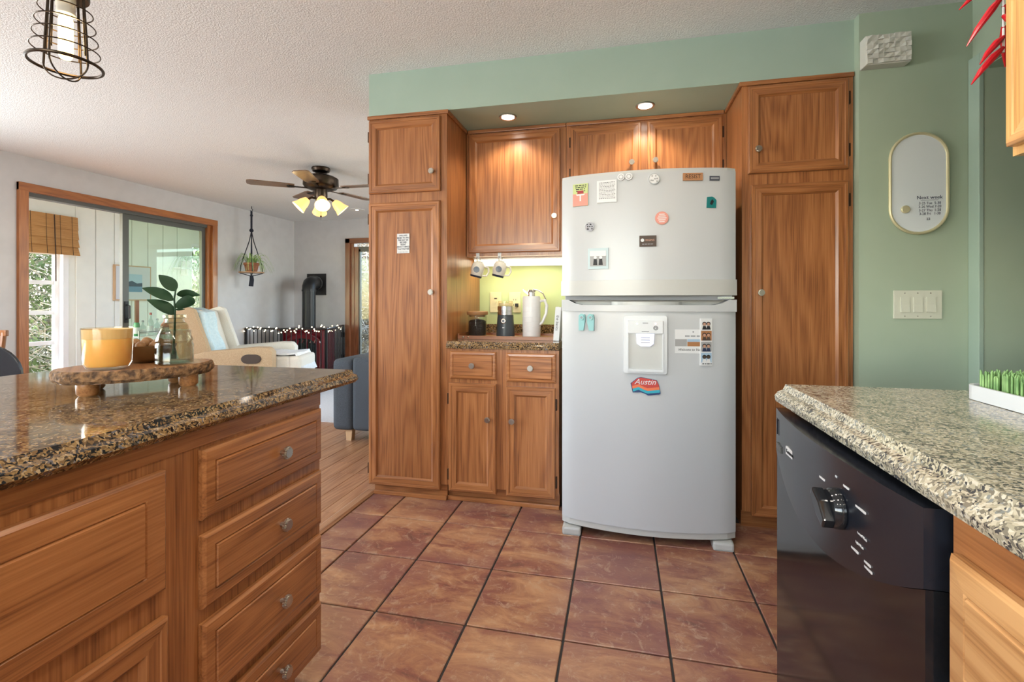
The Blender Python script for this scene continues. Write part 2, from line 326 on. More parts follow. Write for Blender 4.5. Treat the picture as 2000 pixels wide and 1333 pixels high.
def plain_window(name, ax, w, a0, a1, z0, z1, n):
    B = (lambda a, b, c, d, t=.03: MB().box(w-t, w+t, a, b, c, d)) if ax == 'x' else (lambda a, b, c, d, t=.03: MB().box(a, b, w-t, w+t, c, d))
    f = struct(name, B(a0, a0+.05, z0, z1), 'pane_frame')
    for p in ((a1-.05, a1, z0, z1), (a0+.05, a1-.05, z0, z0+.05), (a0+.05, a1-.05, z1-.05, z1)): part('frame_bar', B(*p), 'pane_frame', f)
    s = (a1-a0-.1)/n
    for k in range(n):
        part('pane', B(a0+.05+s*k, a0+.05+s*(k+1)-(.04 if k < n-1 else 0), z0+.05, z1-.05, .003), 'clear_pane', f)
        if k < n-1: part('mullion', B(a0+.05+s*(k+1)-.04, a0+.05+s*(k+1), z0+.05, z1-.05), 'pane_frame', f)
plain_window('window_3', 'x', -5.35, -1.75, 2.15, .85, 2.15, 4)
plain_window('added_window_4', 'y', -2.25, -2.1, .3, .85, 2.2, 2)  # unseen window put in for the light it lets in
plain_window('added_window_5', 'x', 1.05, 3.98, 6.42, .68, 2.32, 2)  # unseen window put in around the added living-room lamp
# sliding door to the sunroom
d1 = struct('door_1', MB().box(-5.315, -5.27, 3.228, 3.303, 0, 2.20), 'cedar_z', bevel=.004)
part('casing', MB().box(-5.315, -5.27, 5.335, 5.41, 0, 2.20), 'cedar_z', d1, bevel=.004)
part('casing', MB().box(-5.315, -5.268, 3.228, 5.41, 2.125, 2.202), 'cedar_y', d1, bevel=.004)
part('jamb', MB().box(-5.42, -5.31, 5.29, 5.352, 0, 2.125), 'cedar_z', d1)
part('jamb', MB().box(-5.42, -5.31, 3.29, 3.312, 0, 2.125), 'cedar_z', d1)
part('track', MB().box(-5.41, -5.32, 3.31, 5.29, 2.09, 2.125).box(-5.41, -5.32, 3.31, 5.29, 0, .03), 'grey_frame', d1)
sp = part('sliding_panel', MB().box(-5.39, -5.35, 4.21, 4.28, .03, 2.09).box(-5.39, -5.35, 5.235, 5.29, .03, 2.09).box(-5.39, -5.35, 4.28, 5.235, 2.04, 2.09).box(-5.39, -5.35, 4.28, 5.235, .03, .12), 'grey_frame', d1)
part('pane', MB().box(-5.373, -5.367, 4.28, 5.235, .12, 2.04), 'pane', sp)
part('handle', MB().tube([(-5.35,4.25,.92),(-5.30,4.25,.93),(-5.30,4.25,1.07),(-5.35,4.25,1.08)], .008).box(-5.352, -5.34, 4.23, 4.27, .88, 1.12), 'black_metal', sp)
part('handle', MB().box(-5.335, -5.31, 4.33, 4.365, .88, 1.13), 'table_brown', sp)
# glass door in the far wall
d2 = struct('door_2', MB().box(-4.33, -4.25, 6.955, 7.0, 0, 2.13), 'redwood_z', bevel=.004)
part('casing', MB().box(-4.33, -2.42, 6.955, 7.0, 2.055, 2.132), 'cedar_x', d2, bevel=.004)
part('jamb', MB().box(-4.252, -4.19, 6.99, 7.09, 0, 2.06), 'redwood_z', d2)
part('stop', MB().box(-4.19, -4.12, 7.0, 7.05, 0, 2.0), 'redwood_z', d2)
pn = part('sash', MB().box(-4.12, -4.09, 7.01, 7.05, .1, 1.96).box(-4.12, -2.6, 7.01, 7.05, 1.92, 2.0).box(-4.12, -2.6, 7.01, 7.05, 0, .1), 'grey_frame', d2)
part('pane', MB().box(-4.09, -2.6, 7.027, 7.033, .1, 1.92), 'clear_pane', pn)
# sunroom
struct('floor.002', MB().box(-8, -5.4, 2, 8.3, -.06, -.012), 'plank')
struct('wall_sunroom', MB().box(-8, -7.8, 2, 4.0, 0, .5).box(-8, -7.8, 2, 4.0, 2.3, 2.6).box(-8, -7.8, 3.8, 4.0, .5, 2.3).box(-8, -7.8, 5.36, 7.40, 0, 2.6).box(-8, -7.8, 4.0, 5.36, 2.25, 2.6).box(-8, -7.8, 4.0, 5.36, 0, .1).box(-8, -7.8, 7.40, 8.2, 0, .5).box(-8, -7.8, 7.4, 8.2, 2.2, 2.6).box(-8, -5.4, 8.2, 8.3, 0, 2.6).box(-8, -5.4, 1.9, 2.0, 0, .5).box(-8, -5.4, 1.9, 2.0, 2.35, 2.6), 'shiplap')  # openings at its unseen near end added to brighten the sunroom
struct('ceiling.001', MB().box(-8, -5.4, 1.9, 8.3, 2.6, 2.65), 'white_trim')
bw = bpy.data.objects['wall_sunroom']; y = 5.45
bm_ = mesh('board', MB().box(0, .016, .004, .271, 0, 2.58), 'shiplap', .004, seg=1)
while y < 7.3:
    o = bpy.data.objects.new('board', bm_); COL.objects.link(o); o.parent = bw; o.location = (-7.8, y, .01); y += .275
wi = struct('window_1', MB().box(-7.99, -7.79, 5.29, 5.36, .1, 2.25).box(-7.99, -7.79, 4.0, 4.05, .1, 2.25).box(-7.99, -7.76, 4.0, 5.38, .06, .12).box(-7.99, -7.8, 4.0, 5.36, 2.2, 2.25), 'pane_frame')
for z in (.528, .957, 1.385, 1.81): part('rail', MB().box(-7.93, -7.88, 4.05, 5.29, z-.028, z+.028), 'pane_frame', wi)
part('mullion', MB().box(-7.93, -7.87, 5.24, 5.29, .12, 2.2), 'pane_frame', wi)
zz = [.12, .5, .557, .929, .985, 1.357, 1.413, 1.782, 1.838, 2.2]
for i in range(0, 10, 2): part('pane', MB().box(-7.91, -7.904, 4.05, 5.24, zz[i], zz[i+1]), 'clear_pane', wi)
w2 = struct('window_2', MB().box(-7.95, -7.82, 7.4, 7.44, .5, 2.2).box(-7.95, -7.82, 8.16, 8.2, .5, 2.2).box(-7.95, -7.82, 7.44, 8.16, 2.15, 2.2).box(-7.95, -7.78, 7.4, 8.2, .47, .52), 'pane_frame')
part('pane', MB().box(-7.905, -7.9, 7.44, 8.16, .52, 2.15), 'clear_pane', w2)
struct('ground', MB().box(-40, -8, -20, 40, -.5, -.3).box(-8, 20, 8.3, 40, -.5, -.3), 'ground')
# ---------------------------------------------------------------- cabinet building blocks
def to3(kind, base, u, z, w):
    return (u, base-w, z) if kind == 'S' else ((base+w, u, z) if kind == 'E' else (base-w, u, z))
PROF = [(0,0),(0,.015),(.005,.019),(.016,.019),(.018,.0165),(.044,.0175),(.054,.009),(.054,0)]
def frame_side(kind, base, a, side, u0, u1, z0, z1, prof):
    vs = []; n = len(prof)
    for e in (0, 1):
        for d, w in prof:
            if side == 'l': u, z = u0+d, (z0+d, z1-d)[e]
            elif side == 'r': u, z = u1-d, (z0+d, z1-d)[e]
            elif side == 'b': u, z = (u0+d, u1-d)[e], z0+d
            else: u, z = (u0+d, u1-d)[e], z1-d
            vs.append(to3(kind, base, u, z, w+a))
    return MB().add(vs, [tuple(range(n)), tuple(range(n, 2*n))]+[(i, (i+1) % n, n+(i+1) % n, n+i) for i in range(n)])
def knob(kind, base, u, z, par, a=.018):
    pts = [((.0165 if i % 2 else .0145)*math.cos(math.pi*i/16), (.0165 if i % 2 else .0145)*math.sin(math.pi*i/16)) for i in range(32)]
    fn = lambda p, q, t: to3(kind, base, u+p, z+q, t)
    m = MB().prism(pts, fn, a+.016, a+.022).prism([(p*.8, q*.8) for p, q in pts], fn, a+.022, a+.026)
    st = [(.006*math.cos(R(k*45)), .006*math.sin(R(k*45))) for k in range(8)]
    return part('knob', m.prism(st, fn, a-.002, a+.016), 'nickel', par, label='nickel scalloped round knob')
def door(par, kind, base, u0, u1, z0, z1, kn=None, hinge=None, pre='oak_'):
    g = 'x' if kind == 'S' else 'y'; pr = PROF
    fu = .054
    pn = MB().prism([(u0+.04, z0+.04), (u1-.04, z0+.04), (u1-.04, z1-.04), (u0+.04, z1-.04)], lambda p, q, t: to3(kind, base, p, q, t), .001, .0085)
    d = part('door', pn, pre+'z', par)
    for s in 'lr': part('stile', frame_side(kind, base, .001, s, u0, u1, z0, z1, pr), pre+'z', d)
    for s in 'bt': part('rail', frame_side(kind, base, .001, s, u0, u1, z0, z1, pr), pre+g, d)
    if kn: knob(kind, base, kn[0], kn[1], d)
    if hinge:
        for zc in (z0+.09, z1-.09):
            uu = u0-.004 if hinge == 'l' else u1+.004
            part('hinge', MB().prism([(uu-.005, zc-.03), (uu+.005, zc-.03), (uu+.005, zc+.03), (uu-.005, zc+.03)], lambda p, q, t: to3(kind, base, p, q, t), .0005, .012), 'hinge', d)
    return d
def drawer(par, kind, base, u0, u1, z0, z1, kn=True, pre='oak_', ins=.03):
    g = 'x' if kind == 'S' else 'y'
    fn = lambda p, q, t: to3(kind, base, p, q, t)
    rc = lambda i: [(u0+i, z0+i), (u1-i, z0+i), (u1-i, z1-i), (u0+i, z1-i)]
    lv = [(0, .001), (0, .011), (.006, .016), (ins-.003, .0175), (ins, .0145), (ins+.003, .0195)]
    vs = [fn(p, q, w) for i, w in lv for p, q in rc(i)]
    fs = [(0,1,2,3), tuple(range(len(vs)-4, len(vs)))]
    for k in range(len(lv)-1):
        for e in range(4): fs.append((k*4+e, k*4+(e+1) % 4, k*4+4+(e+1) % 4, k*4+4+e))
    d = part('drawer', MB().add(vs, fs), pre+g, par)
    if kn: knob(kind, base, (u0+u1)/2 if kn is True else kn[0], (z0+z1)/2 if kn is True else kn[1], d)
    return d
YF = 2.55
# tall pantry at the left end
c = thing('pantry_cabinet', 'tall oak pantry cabinet with a small white quote card on its door', 'cabinet', (-1.2, 2.85, 0))
part('body', MB().box(-1.43, -.95, YF, 3.195, .09, 2.197), 'oak_z', c)
part('toe_kick', MB().box(-1.40, -.951, YF+.012, 3.19, 0, .089), 'oak_x', c)
part('base_moulding', MB().box(-1.40, -.951, YF-.006, YF+.011, .001, .025), 'oak_x', c, bevel=.004)
part('crown_moulding', MB().box(-1.436, -.944, YF-.014, YF-.001, 2.178, 2.199).box(-.949, -.938, YF-.014, 2.88, 2.178, 2.199), 'oak_x', c, bevel=.003)
door(c, 'S', YF, -1.424, -.985, 1.745, 2.168, (-1.031, 1.853), 'l')
door(c, 'S', YF, -1.424, -.985, .062, 1.690, (-1.034, 1.174), 'l')
# tall pantry right of the fridge
c = thing('pantry_cabinet', 'tall dark oak pantry cabinet between the white fridge and the green wall', 'cabinet', (.83, 2.85, 0))
part('body', MB().box(.585, 1.068, YF, 3.195, .09, 2.197), 'oak_z', c)
part('toe_kick', MB().box(.59, 1.068, YF+.04, 3.19, 0, .089), 'oak_x', c)
part('crown_moulding', MB().box(.578, 1.07, YF-.012, YF-.001, 2.178, 2.199).box(.572, .584, YF-.012, 2.88, 2.178, 2.199), 'oak_x', c, bevel=.003)
door(c, 'S', YF, .611, 1.045, 1.745, 2.170, (.652, 1.859), 'r')
door(c, 'S', YF, .625, 1.045, .075, 1.690, (.664, 1.165), 'r')
# wall cabinets
c = thing('wall_cabinet', 'oak wall cabinet above the coffee niche with one large lit door', 'cabinet', (-.63, 3.05, 1.38))
part('body', MB().box(-.948, -.318, 2.90, 3.198, 1.405, 2.197), 'oak_z', c)
part('crown_moulding', MB().box(-.936, -.318, 2.886, 2.899, 2.178, 2.199), 'oak_x', c, bevel=.003)
door(c, 'S', 2.90, -.93, -.352, 1.425, 2.168, (-.386, 1.638))
c = thing('wall_cabinet', 'two-door oak wall cabinet directly above the white fridge', 'cabinet', (.13, 3.05, 1.75))
part('body', MB().box(-.316, .584, 2.90, 3.198, 1.76, 2.197), 'oak_z', c)
part('crown_moulding', MB().box(-.316, .571, 2.886, 2.899, 2.178, 2.199), 'oak_x', c, bevel=.003)
door(c, 'S', 2.90, -.289, .12, 1.80, 2.168, (.067, 1.931), 'l')
door(c, 'S', 2.90, .155, .561, 1.80, 2.168, (.199, 1.935), 'r')
# base cabinet of the niche
c = thing('base_cabinet', 'oak base cabinet with two drawers over two doors under the coffee counter', 'cabinet', (-.63, 2.85, 0))
part('body', MB().box(-.949, -.318, YF, 3.195, .09, .858), 'oak_z', c)
part('toe_kick', MB().box(-.949, -.318, YF+.03, 3.19, 0, .089), 'oak_x', c)
part('base_moulding', MB().box(-.949, -.318, YF+.01, YF+.029, .001, .025), 'oak_x', c, bevel=.004)
drawer(c, 'S', YF, -.928, -.661, .690, .845, ins=.02); drawer(c, 'S', YF, -.603, -.333, .685, .842, ins=.02)
door(c, 'S', YF, -.934, -.661, .064, .668, (-.705, .475), 'l'); door(c, 'S', YF, -.603, -.336, .066, .660, (-.57, .474), 'r')
solo('countertop', MB().prism([(-.67,-.02),(.0,-.02),(.0,.018),(-.655,.018),(-.662,.006),(-.67,0)], YZ, -.32, .309).box(-.32, .309, -.022, .0, .018, .085), 'granite_brown', 'small speckled granite counter with low backsplash in the coffee niche', 'countertop', (-.628, 3.199, .881))
# island
c = thing('island_cabinet', 'oak kitchen island with a column of drawers under dark granite', 'cabinet', (-1.3, .3, 0))
IX = -.862
part('body', MB().box(-1.78, IX, -.9, 1.25, .10, .859), 'oak_z', c)
part('toe_kick', MB().box(-1.74, IX-.06, -.86, 1.22, 0, .10), 'oak_y', c)
part('face_rail', MB().box(IX, IX+.003, -.9, 1.25, .82, .859), 'oak_y', c)
for a, b in ((.665,.812), (.478,.632), (.275,.446), (.11,.25)): drawer(c, 'E', IX, .834, 1.24, a, b, (1.063, (a+b)/2))
drawer(c, 'E', IX, .05, .752, .572, .800, False, ins=.045)
door(c, 'E', IX, .05, .752, .08, .520, (.70, .40)); door(c, 'E', IX, -.68, .02, .08, .520); drawer(c, 'E', IX, -.68, .02, .572, .800, False, ins=.045)
solo('countertop', MB().prism([(-.49,-.02),(.478,-.02),(.49,-.008),(.484,.004),(.472,.008),(.464,.02),(-.476,.02),(-.49,0)], XZ, -1.3, 1.14).xf(Matrix.Identity(4)), 'granite_brown', 'dark polished granite island top with moulded edge under the wooden slab', 'countertop', (-1.32, .272, .88), smooth=False)
# right-hand run
c = thing('base_cabinet', 'light oak base cabinet with stacked drawers next to the black dishwasher', 'cabinet', (.7, 0, 0))
BX = .412
part('body', MB().box(BX, 1.025, -1.2, .715, .10, .865), 'oak_y', c)
part('toe_kick', MB().box(BX+.07, 1.02, -1.2, .71, 0, .10), 'oak_y', c)
for a, b in ((.645,.812), (.43,.605), (.2,.39)): drawer(c, 'W', BX, .13, .70, a, b, (.415, (a+b)/2), pre='oak_light_', ins=.035); drawer(c, 'W', BX, -.5, .09, a, b, True, pre='oak_light_', ins=.035)
solo('countertop', MB().prism([(-.315,-.022),(.32,-.022),(.32,.022),(-.292,.022),(-.298,.008),(-.31,.003),(-.318,-.008)], XZ, -1.27, 1.29), 'granite_sheen', 'speckled granite counter, reflected light in its colour, with moulded edge above the dishwasher', 'countertop', (.708, .07, .888))
c = thing('wall_cabinet', 'light oak wall cabinet at the right edge beside the red peppers', 'cabinet', (.85, .4, 1.37))
part('body', MB().box(.69, 1.028, -.5, 1.04, 1.385, 2.446), 'oak_light_z', c)
door(c, 'W', .69, .45, 1.03, 1.40, 2.25, pre='oak_light_'); door(c, 'W', .69, -.2, .41, 1.40, 2.25, pre='oak_light_')
# ---------------------------------------------------------------- refrigerator
FX0, FX1, FXM, FHW = -.277, .513, .118, .395
def fy(x, e=2.335, c=2.272): return e+(c-e)*(1-((x-FXM)/FHW)**2)
def bow(z0, z1, off=0, back=2.40, x0=FX0, x1=FX1, r=.014, zt=None):
    n = 20; pts = [(x0, back)]
    for i in range(n+1):
        x = x0+(x1-x0)*i/n; yy = fy(x)-off
        if i in (0, n): yy += r
        pts.append((x, yy))
    pts.append((x1, back))
    return MB().prism(pts, XY, z0, z1)
fr = thing('refrigerator', 'white top-freezer refrigerator with bowed doors, magnets and an ice dispenser', 'refrigerator', (.118, 2.7, 0))
part('body', MB().box(FX0+.008, FX1-.008, 2.405, 3.12, .06, 1.70), 'fridge_trim', fr)
fd = part('freezer_door', bow(1.222, 1.715), 'fridge_white', fr, smooth=True)
part('top_cap', bow(1.7155, 1.728, -.008), 'fridge_trim', fd)
part('handle_band', bow(1.150, 1.2215, .008, x0=FX0-.004, x1=FX1+.004), 'fridge_trim', fd, smooth=True, label='off-white grip band along the freezer door bottom')
part('gasket', MB().box(FX0+.02, FX1-.02, 2.33, 2.404, 1.128, 1.149), 'ink_grey', fr)
part('hinge', MB().box(.43, .50, 2.315, 2.34, 1.134, 1.143), 'steel', fr)
rd = part('refrigerator_door', bow(.075, 1.075), 'fridge_white', fr, smooth=True)
lip = MB()                                                # handle lip with sloped shoulders and scooped recess
n = 24
for i in range(n):
    xa, xb = FX0+(FX1-FX0)*i/n, FX0+(FX1-FX0)*(i+1)/n
    def zt(x):
        d = min(x-FX0, FX1-x); return 1.130 if d < .045 else (1.130-.024*min(1, (d-.045)/.03))
    pa = [(xa, fy(xa)-.008), (xb, fy(xb)-.008), (xb, 2.40), (xa, 2.40)]
    t = [zt(xa), zt(xb), zt(xb), zt(xa)]
    lip.add([(p[0], p[1], 1.0755) for p in pa]+[(pa[k][0], pa[k][1], t[k]) for k in range(4)], [(0,3,2,1),(4,5,6,7),(0,1,5,4),(1,2,6,5),(2,3,7,6),(3,0,4,7)])
part('handle_lip', lip, 'fridge_white', rd)
part('grip_scoop', MB().prism([(.118+.16*math.cos(R(a)), 2.345-.05*math.sin(R(a))) for a in range(0, 181, 12)], XY, 1.106, 1.121), 'fridge_trim', rd)
part('bottom_band', bow(.045, .0745, -.006), 'fridge_trim', rd)
part('toe_grille', MB().box(FX0+.05, FX1-.05, 2.37, 2.40, .015, .06), 'black_matte', fr)
for x in (FX0+.05, FX1-.06): part('foot', MB().box(x-.045, x+.045, 2.30, 2.42, 0, .04), 'fridge_trim', fr, bevel=.01)
# dispenser
dx, yz = .112, fy(.112)
dp = part('dispenser', MB().prism(rrect(dx-.0965, dx+.0965, .792, 1.058, .012), XZ, yz-.012, yz+.004), 'plastic_white', rd, bevel=.003)
part('recess', MB().box(dx-.074, dx+.074, yz-.0135, yz-.011, .815, .974), 'fridge_trim', dp)
part('recess_rim', MB().box(dx-.079, dx-.074, yz-.02, yz-.011, .81, .975).box(dx+.074, dx+.079, yz-.02, yz-.011, .81, .975).box(dx-.079, dx+.079, yz-.026, yz-.011, .803, .815), 'plastic_white', dp)
part('control_panel', MB().box(dx-.078, dx+.078, yz-.022, yz-.011, .976, 1.035), 'plastic_white', dp, bevel=.003)
pd = part('paddle', MB().prism([(dx-.04,.975),(dx-.037,.93),(dx-.02,.918),(dx+.02,.918),(dx+.037,.93),(dx+.04,.975)], XZ, yz-.022, yz-.012), 'led_blue', dp, bevel=.002, label='paddle lit pale blue')
for z in (.958, .947, .936): part('slot', MB().box(dx-.02, dx+.02, yz-.0235, yz-.022, z-.0015, z+.0015), 'ink_grey', pd)
part('indicator', MB().ball((dx-.036, yz-.023, 1.021), .004, 8), 'led_green', dp); part('indicator', MB().ball((dx+.045, yz-.023, 1.021), .004, 8), 'led_red', dp)
part('symbol', MB().tube([(dx+.045+.009*math.cos(R(a)), yz-.0225, 1.002+.009*math.sin(R(a))) for a in range(0, 360, 30)], .0012, 5, True).tube([(dx+.045+.005*math.cos(R(a)), yz-.0225, 1.002+.005*math.sin(R(a))) for a in range(0, 360, 45)], .001, 5, True), 'ink_black', dp)
for z, w in ((1.024,.024), (.986,.032)): part('print_line', MB().box(dx-w/2, dx+w/2, yz-.0226, yz-.022, z-.0018, z+.0018), 'ink_grey', dp)
# magnets
def mag(name, label, cat, x, z, w, h, mt, shape='rect', th=.004, extra=None):
    sl = math.atan2(fy(x+.01)-fy(x-.01), .02)
    if shape == 'round': m = MB().prism(arc(0, 0, w/2, 0, 345, 23), XZ, -th, 0)
    elif shape == 'rect': m = MB().box(-w/2, w/2, -th, 0, -h/2, h/2)
    else: m = MB().prism(shape, XZ, -th, 0)
    o = solo(name, m, mt, label, cat, (x, fy(x)-.0008, z), sl); return o
def flat(par, name, poly, mt, y0=-.0052, y1=-.0041, **k): return part(name, MB().prism(poly, XZ, y0, y1), mt, par, True, **k)
q = lambda x0, x1, z0, z1: [(x0, z0), (x1, z0), (x1, z1), (x0, z1)]
circ = lambda cx, cz, r, n=14: arc(cx, cz, r, 0, 360-360/n, n-1)
def smallprint(par, cx, cz, w, h, mt, y, seed):              # a line of print too small to read: word-length dashes
    rn = random.Random(seed); m = MB(); x = cx-w/2
    while x < cx+w/2-h:
        l = min(rn.uniform(1.2, 4)*h, cx+w/2-x); m.box(x, x+l, y-.0005, y, cz-h/2, cz+h/2); x += l+h*.8
    return part('print_line', m, mt, par, True)
o = mag('card', 'green and pink illustrated cake card on the freezer door', 'card', -.184, 1.631, .074, .106, 'card_green')
flat(o, 'print', q(-.037,.037,-.053,.005), 'card_pink'); flat(o, 'print', q(-.014,.016,.006,.020), 'card_red', -.006); flat(o, 'print', [(-.022,.003),(.024,.003),(.018,-.003),(-.016,-.003)], 'paper', -.006); flat(o, 'print', q(-.003,.004,-.03,-.003), 'paper', -.0055)
for k in range(4): smallprint(o, .002, .045-k*.009, .056-.004*k, .0042, 'ink_black', -.0041, k)
o = mag('card', 'white card covered in small black print beside the cake card', 'card', -.060, 1.637, .092, .103, 'paper')
random.seed(3)
for i in range(13):
    x = -.036; mb = MB()
    while x < .036:
        w = random.uniform(.003, .011); mb.box(x, min(x+w, .039), -.0046, -.0041, .040-i*.0062, .0422-i*.0062); x += w+.0022
    part('print_line', mb, 'ink_grey' if i % 3 else 'ink_black', o, True)
for x, t in ((.005, 'left one of a pair of small white ring magnets at the freezer top'), (.040, 'right one of a pair of small white ring magnets at the freezer top')):
    o = mag('magnet', t, 'magnet', x, 1.697, .032, .032, 'paper', 'round', .008); flat(o, 'ring', circ(0, 0, .011), 'photo_grey', -.009, -.008); flat(o, 'centre', circ(0, 0, .008), 'paper', -.0095, -.009)
o = mag('magnet', 'round silver patterned magnet at the top of the freezer door', 'magnet', .151, 1.680, .05, .05, 'chrome', 'round', .007); flat(o, 'print', circ(0,0,.021), 'photo_light', -.008, -.007)
for i in range(7): flat(o, 'print', circ(.013*math.cos(i), .013*math.sin(i*1.9), .004, 7), 'photo_grey', -.0085, -.008)
o = mag('magnet', 'brown wooden magnet reading RESIST', 'magnet', .319, 1.684, .087, .034, 'wood_mag', th=.007); text('lettering', 'RESIST', .026, 'wood_mag_dark', o, (0, -.0072, 0), local=True, sx=.92)
o = mag('magnet', 'small dark slate magnet near the top right corner of the freezer', 'magnet', .415, 1.677, .045, .02, 'slate_mag'); flat(o, 'print', q(-.018,.018,-.004,.004), 'ink_grey')
o = mag('magnet', 'teal irregular magnet with a dark figure on the freezer door', 'magnet', .401, 1.568, .045, .05, 'teal_mag', [(-.022,-.024),(.02,-.025),(.022,.01),(.012,.022),(.002,.026),(-.02,.024)]); flat(o, 'figure', [(-.008,-.008),(.002,-.012),(.01,.004),(.004,.014),(-.004,.006)], 'ink_black')
o = mag('magnet', 'round pink lettered magnet in the middle of the freezer door', 'magnet', .185, 1.501, .06, .06, 'pink_mag', 'round'); flat(o, 'print', circ(0,0,.027,20), 'card_pink')
for i in range(5): flat(o, 'print_line', q(-.02+.004*abs(i-2), .02-.004*abs(i-2), .015-i*.0085, .0185-i*.0085), 'paper', -.006, -.0052)
o = mag('magnet', 'round silver and black magnet left on the freezer door', 'magnet', -.139, 1.476, .043, .043, 'chrome', 'round', .007)
for i in range(9): flat(o, 'print', circ(.012*math.cos(i*1.3), .012*math.sin(i*2.1), .0035, 6), 'ink_black', -.0075, -.007)
o = mag('magnet', 'dark brown rectangular magnet with a bird and the word ORIGINS', 'magnet', .124, 1.398, .075, .050, 'brown_mag'); text('lettering', 'RIGINS', .013, 'photo_skin', o, (.009, -.0046, .004), local=True); flat(o, 'bird', circ(-.024, .004, .008, 9), 'paper', -.005, -.004); smallprint(o, 0, -.014, .05, .003, 'ink_grey', -.0041, 5)
def people(o, cx, cz, s, a, b, c2):
    for k in (-1, 1):
        flat(o, 'print', circ(cx+k*.26*s, cz+.22*s, .15*s, 9), b, -.0062, -.0056); flat(o, 'print', [(cx+k*.26*s-.2*s, cz-.5*s), (cx+k*.26*s+.2*s, cz-.5*s), (cx+k*.26*s+.14*s, cz+.08*s), (cx+k*.26*s-.14*s, cz+.08*s)], c2, -.0061, -.0056)
o = mag('photo', 'black and white photo of two standing people in a pale blue frame', 'photo', -.100, 1.324, .097, .098, 'blue_frame'); flat(o, 'picture', q(-.038,.038,-.036,.036), 'photo_grey'); flat(o, 'print', q(-.038,.038,.012,.036), 'photo_light', -.0056, -.0052); people(o, 0, -.006, .05, 0, 'photo_light', 'ink_black')
for x, t, a in ((-.174, 'left one of two teal bag clips on the lower fridge door', .16), (-.133, 'right one of two teal bag clips on the lower fridge door', -.1)):
    o = mag('clip', t, 'clip', x, 1.024, .034, .08, 'clip_teal', [(-.011+a*-.03,-.04),(.012+a*-.03,-.04),(.017,.02),(.013,.036),(-.006,.04),(-.016,.03),(-.017,.0)], .012); flat(o, 'coil', circ(0, .022, .012, 12), 'clip_teal', -.018, -.012); flat(o, 'coil_hole', circ(0, .022, .006, 10), 'ink_grey', -.0185, -.018)
o = mag('card', 'white postcard with two pictures and handwriting reading Welcome', 'card', .300, .942, .118, .108, 'paper', th=.0015); flat(o, 'picture', q(-.058,-.006,-.022,.010), 'photo_grey', -.0025, -.0016); flat(o, 'picture', q(-.004,.058,-.022,.010), 'photo_rust', -.0025, -.0016); flat(o, 'print', q(-.004,.058,-.002,.010), 'photo_sky', -.003, -.0025)
text('lettering', 'Welcome to Ver', .016, 'ink_black', o, (.004, -.002, -.038), local=True, shear=.3, sx=.9); smallprint(o, .018, .024, .065, .006, 'ink_grey', -.0016, 6); flat(o, 'emblem', circ(.022, .043, .004, 7), 'ink_grey', -.0025, -.0016)
o = mag('photo_strip', 'strip of four small photos of people on the lower fridge door', 'photo', .377, .940, .054, .212, 'paper', th=.006)
for i, (a, b, c2) in enumerate((('photo_light','photo_skin','ink_black'),('photo_rust','photo_skin','brown_mag'),('photo_grey','photo_skin','ink'),('photo_sky','brown_mag','photo_light'))):
    z = .078-i*.0495; flat(o, 'picture', q(-.0235,.0235,z-.022,z+.022), a, -.0072, -.0061)
    for k in (-1, 1): flat(o, 'print', circ(k*.009, z+.004, .0095, 10), 'ink_black', -.0078, -.0073); flat(o, 'print', circ(k*.009, z+.002, .0068, 9), b, -.0084, -.0079); flat(o, 'print', [(k*.009-.010, z-.022),(k*.009+.010, z-.022),(k*.009+.006, z-.006),(k*.009-.006, z-.006)], c2, -.0081, -.0076)
smallprint(o, .003, -.0985, .042, .004, 'ink_black', -.0061, 7)
o = mag('magnet', 'colourful striped magnet with the word Austin below the ice dispenser', 'magnet', .113, .734, .134, .08, 'au_navy', [(-.066,.012),(-.035,.038),(-.02,.042),(.05,.030),(.060,.006),(.067,-.030),(.06,-.034),(.012,-.041),(-.006,-.032),(-.02,-.028),(-.056,-.03)])
for i, mt in enumerate(('au_red','au_orange','au_teal')): z = .012-i*.0125; flat(o, 'stripe', [(-.062+i*.003,z),(-.03,z+.010),(-.004,z-.003),(.010,z-.007),(.058+i*.002,z),(.060+i*.002,z-.012),(.011,z-.019),(-.004,z-.015),(-.03,z-.003),(-.060+i*.003,z-.012)], mt)
flat(o, 'stripe', [(-.062,.012),(-.035,.036),(-.02,.040),(.048,.029),(.058,.008),(.012,.0),(-.03,.02)], 'au_red', -.0056); text('lettering', 'Austin', .036, 'paper', o, (-.002, -.006, .020), local=True, shear=.35)
# card on pantry
o = solo('quote_card', MB().box(-.038, .038, -.003, 0, -.056, .056), 'paper', 'small white quote card on the left pantry door', 'card', (-1.21, YF-.0095, 1.4535))
text('lettering', 'OUR LIVES\nBEGIN TO END\nTHE DAY WE\nBECOME\nSILENT\nABOUT THINGS\nTHAT MATTER', .0135, 'ink', o, (0, -.0035, .006), local=True, sx=.8); smallprint(o, 0, -.049, .06, .003, 'ink_grey', -.0031, 8)
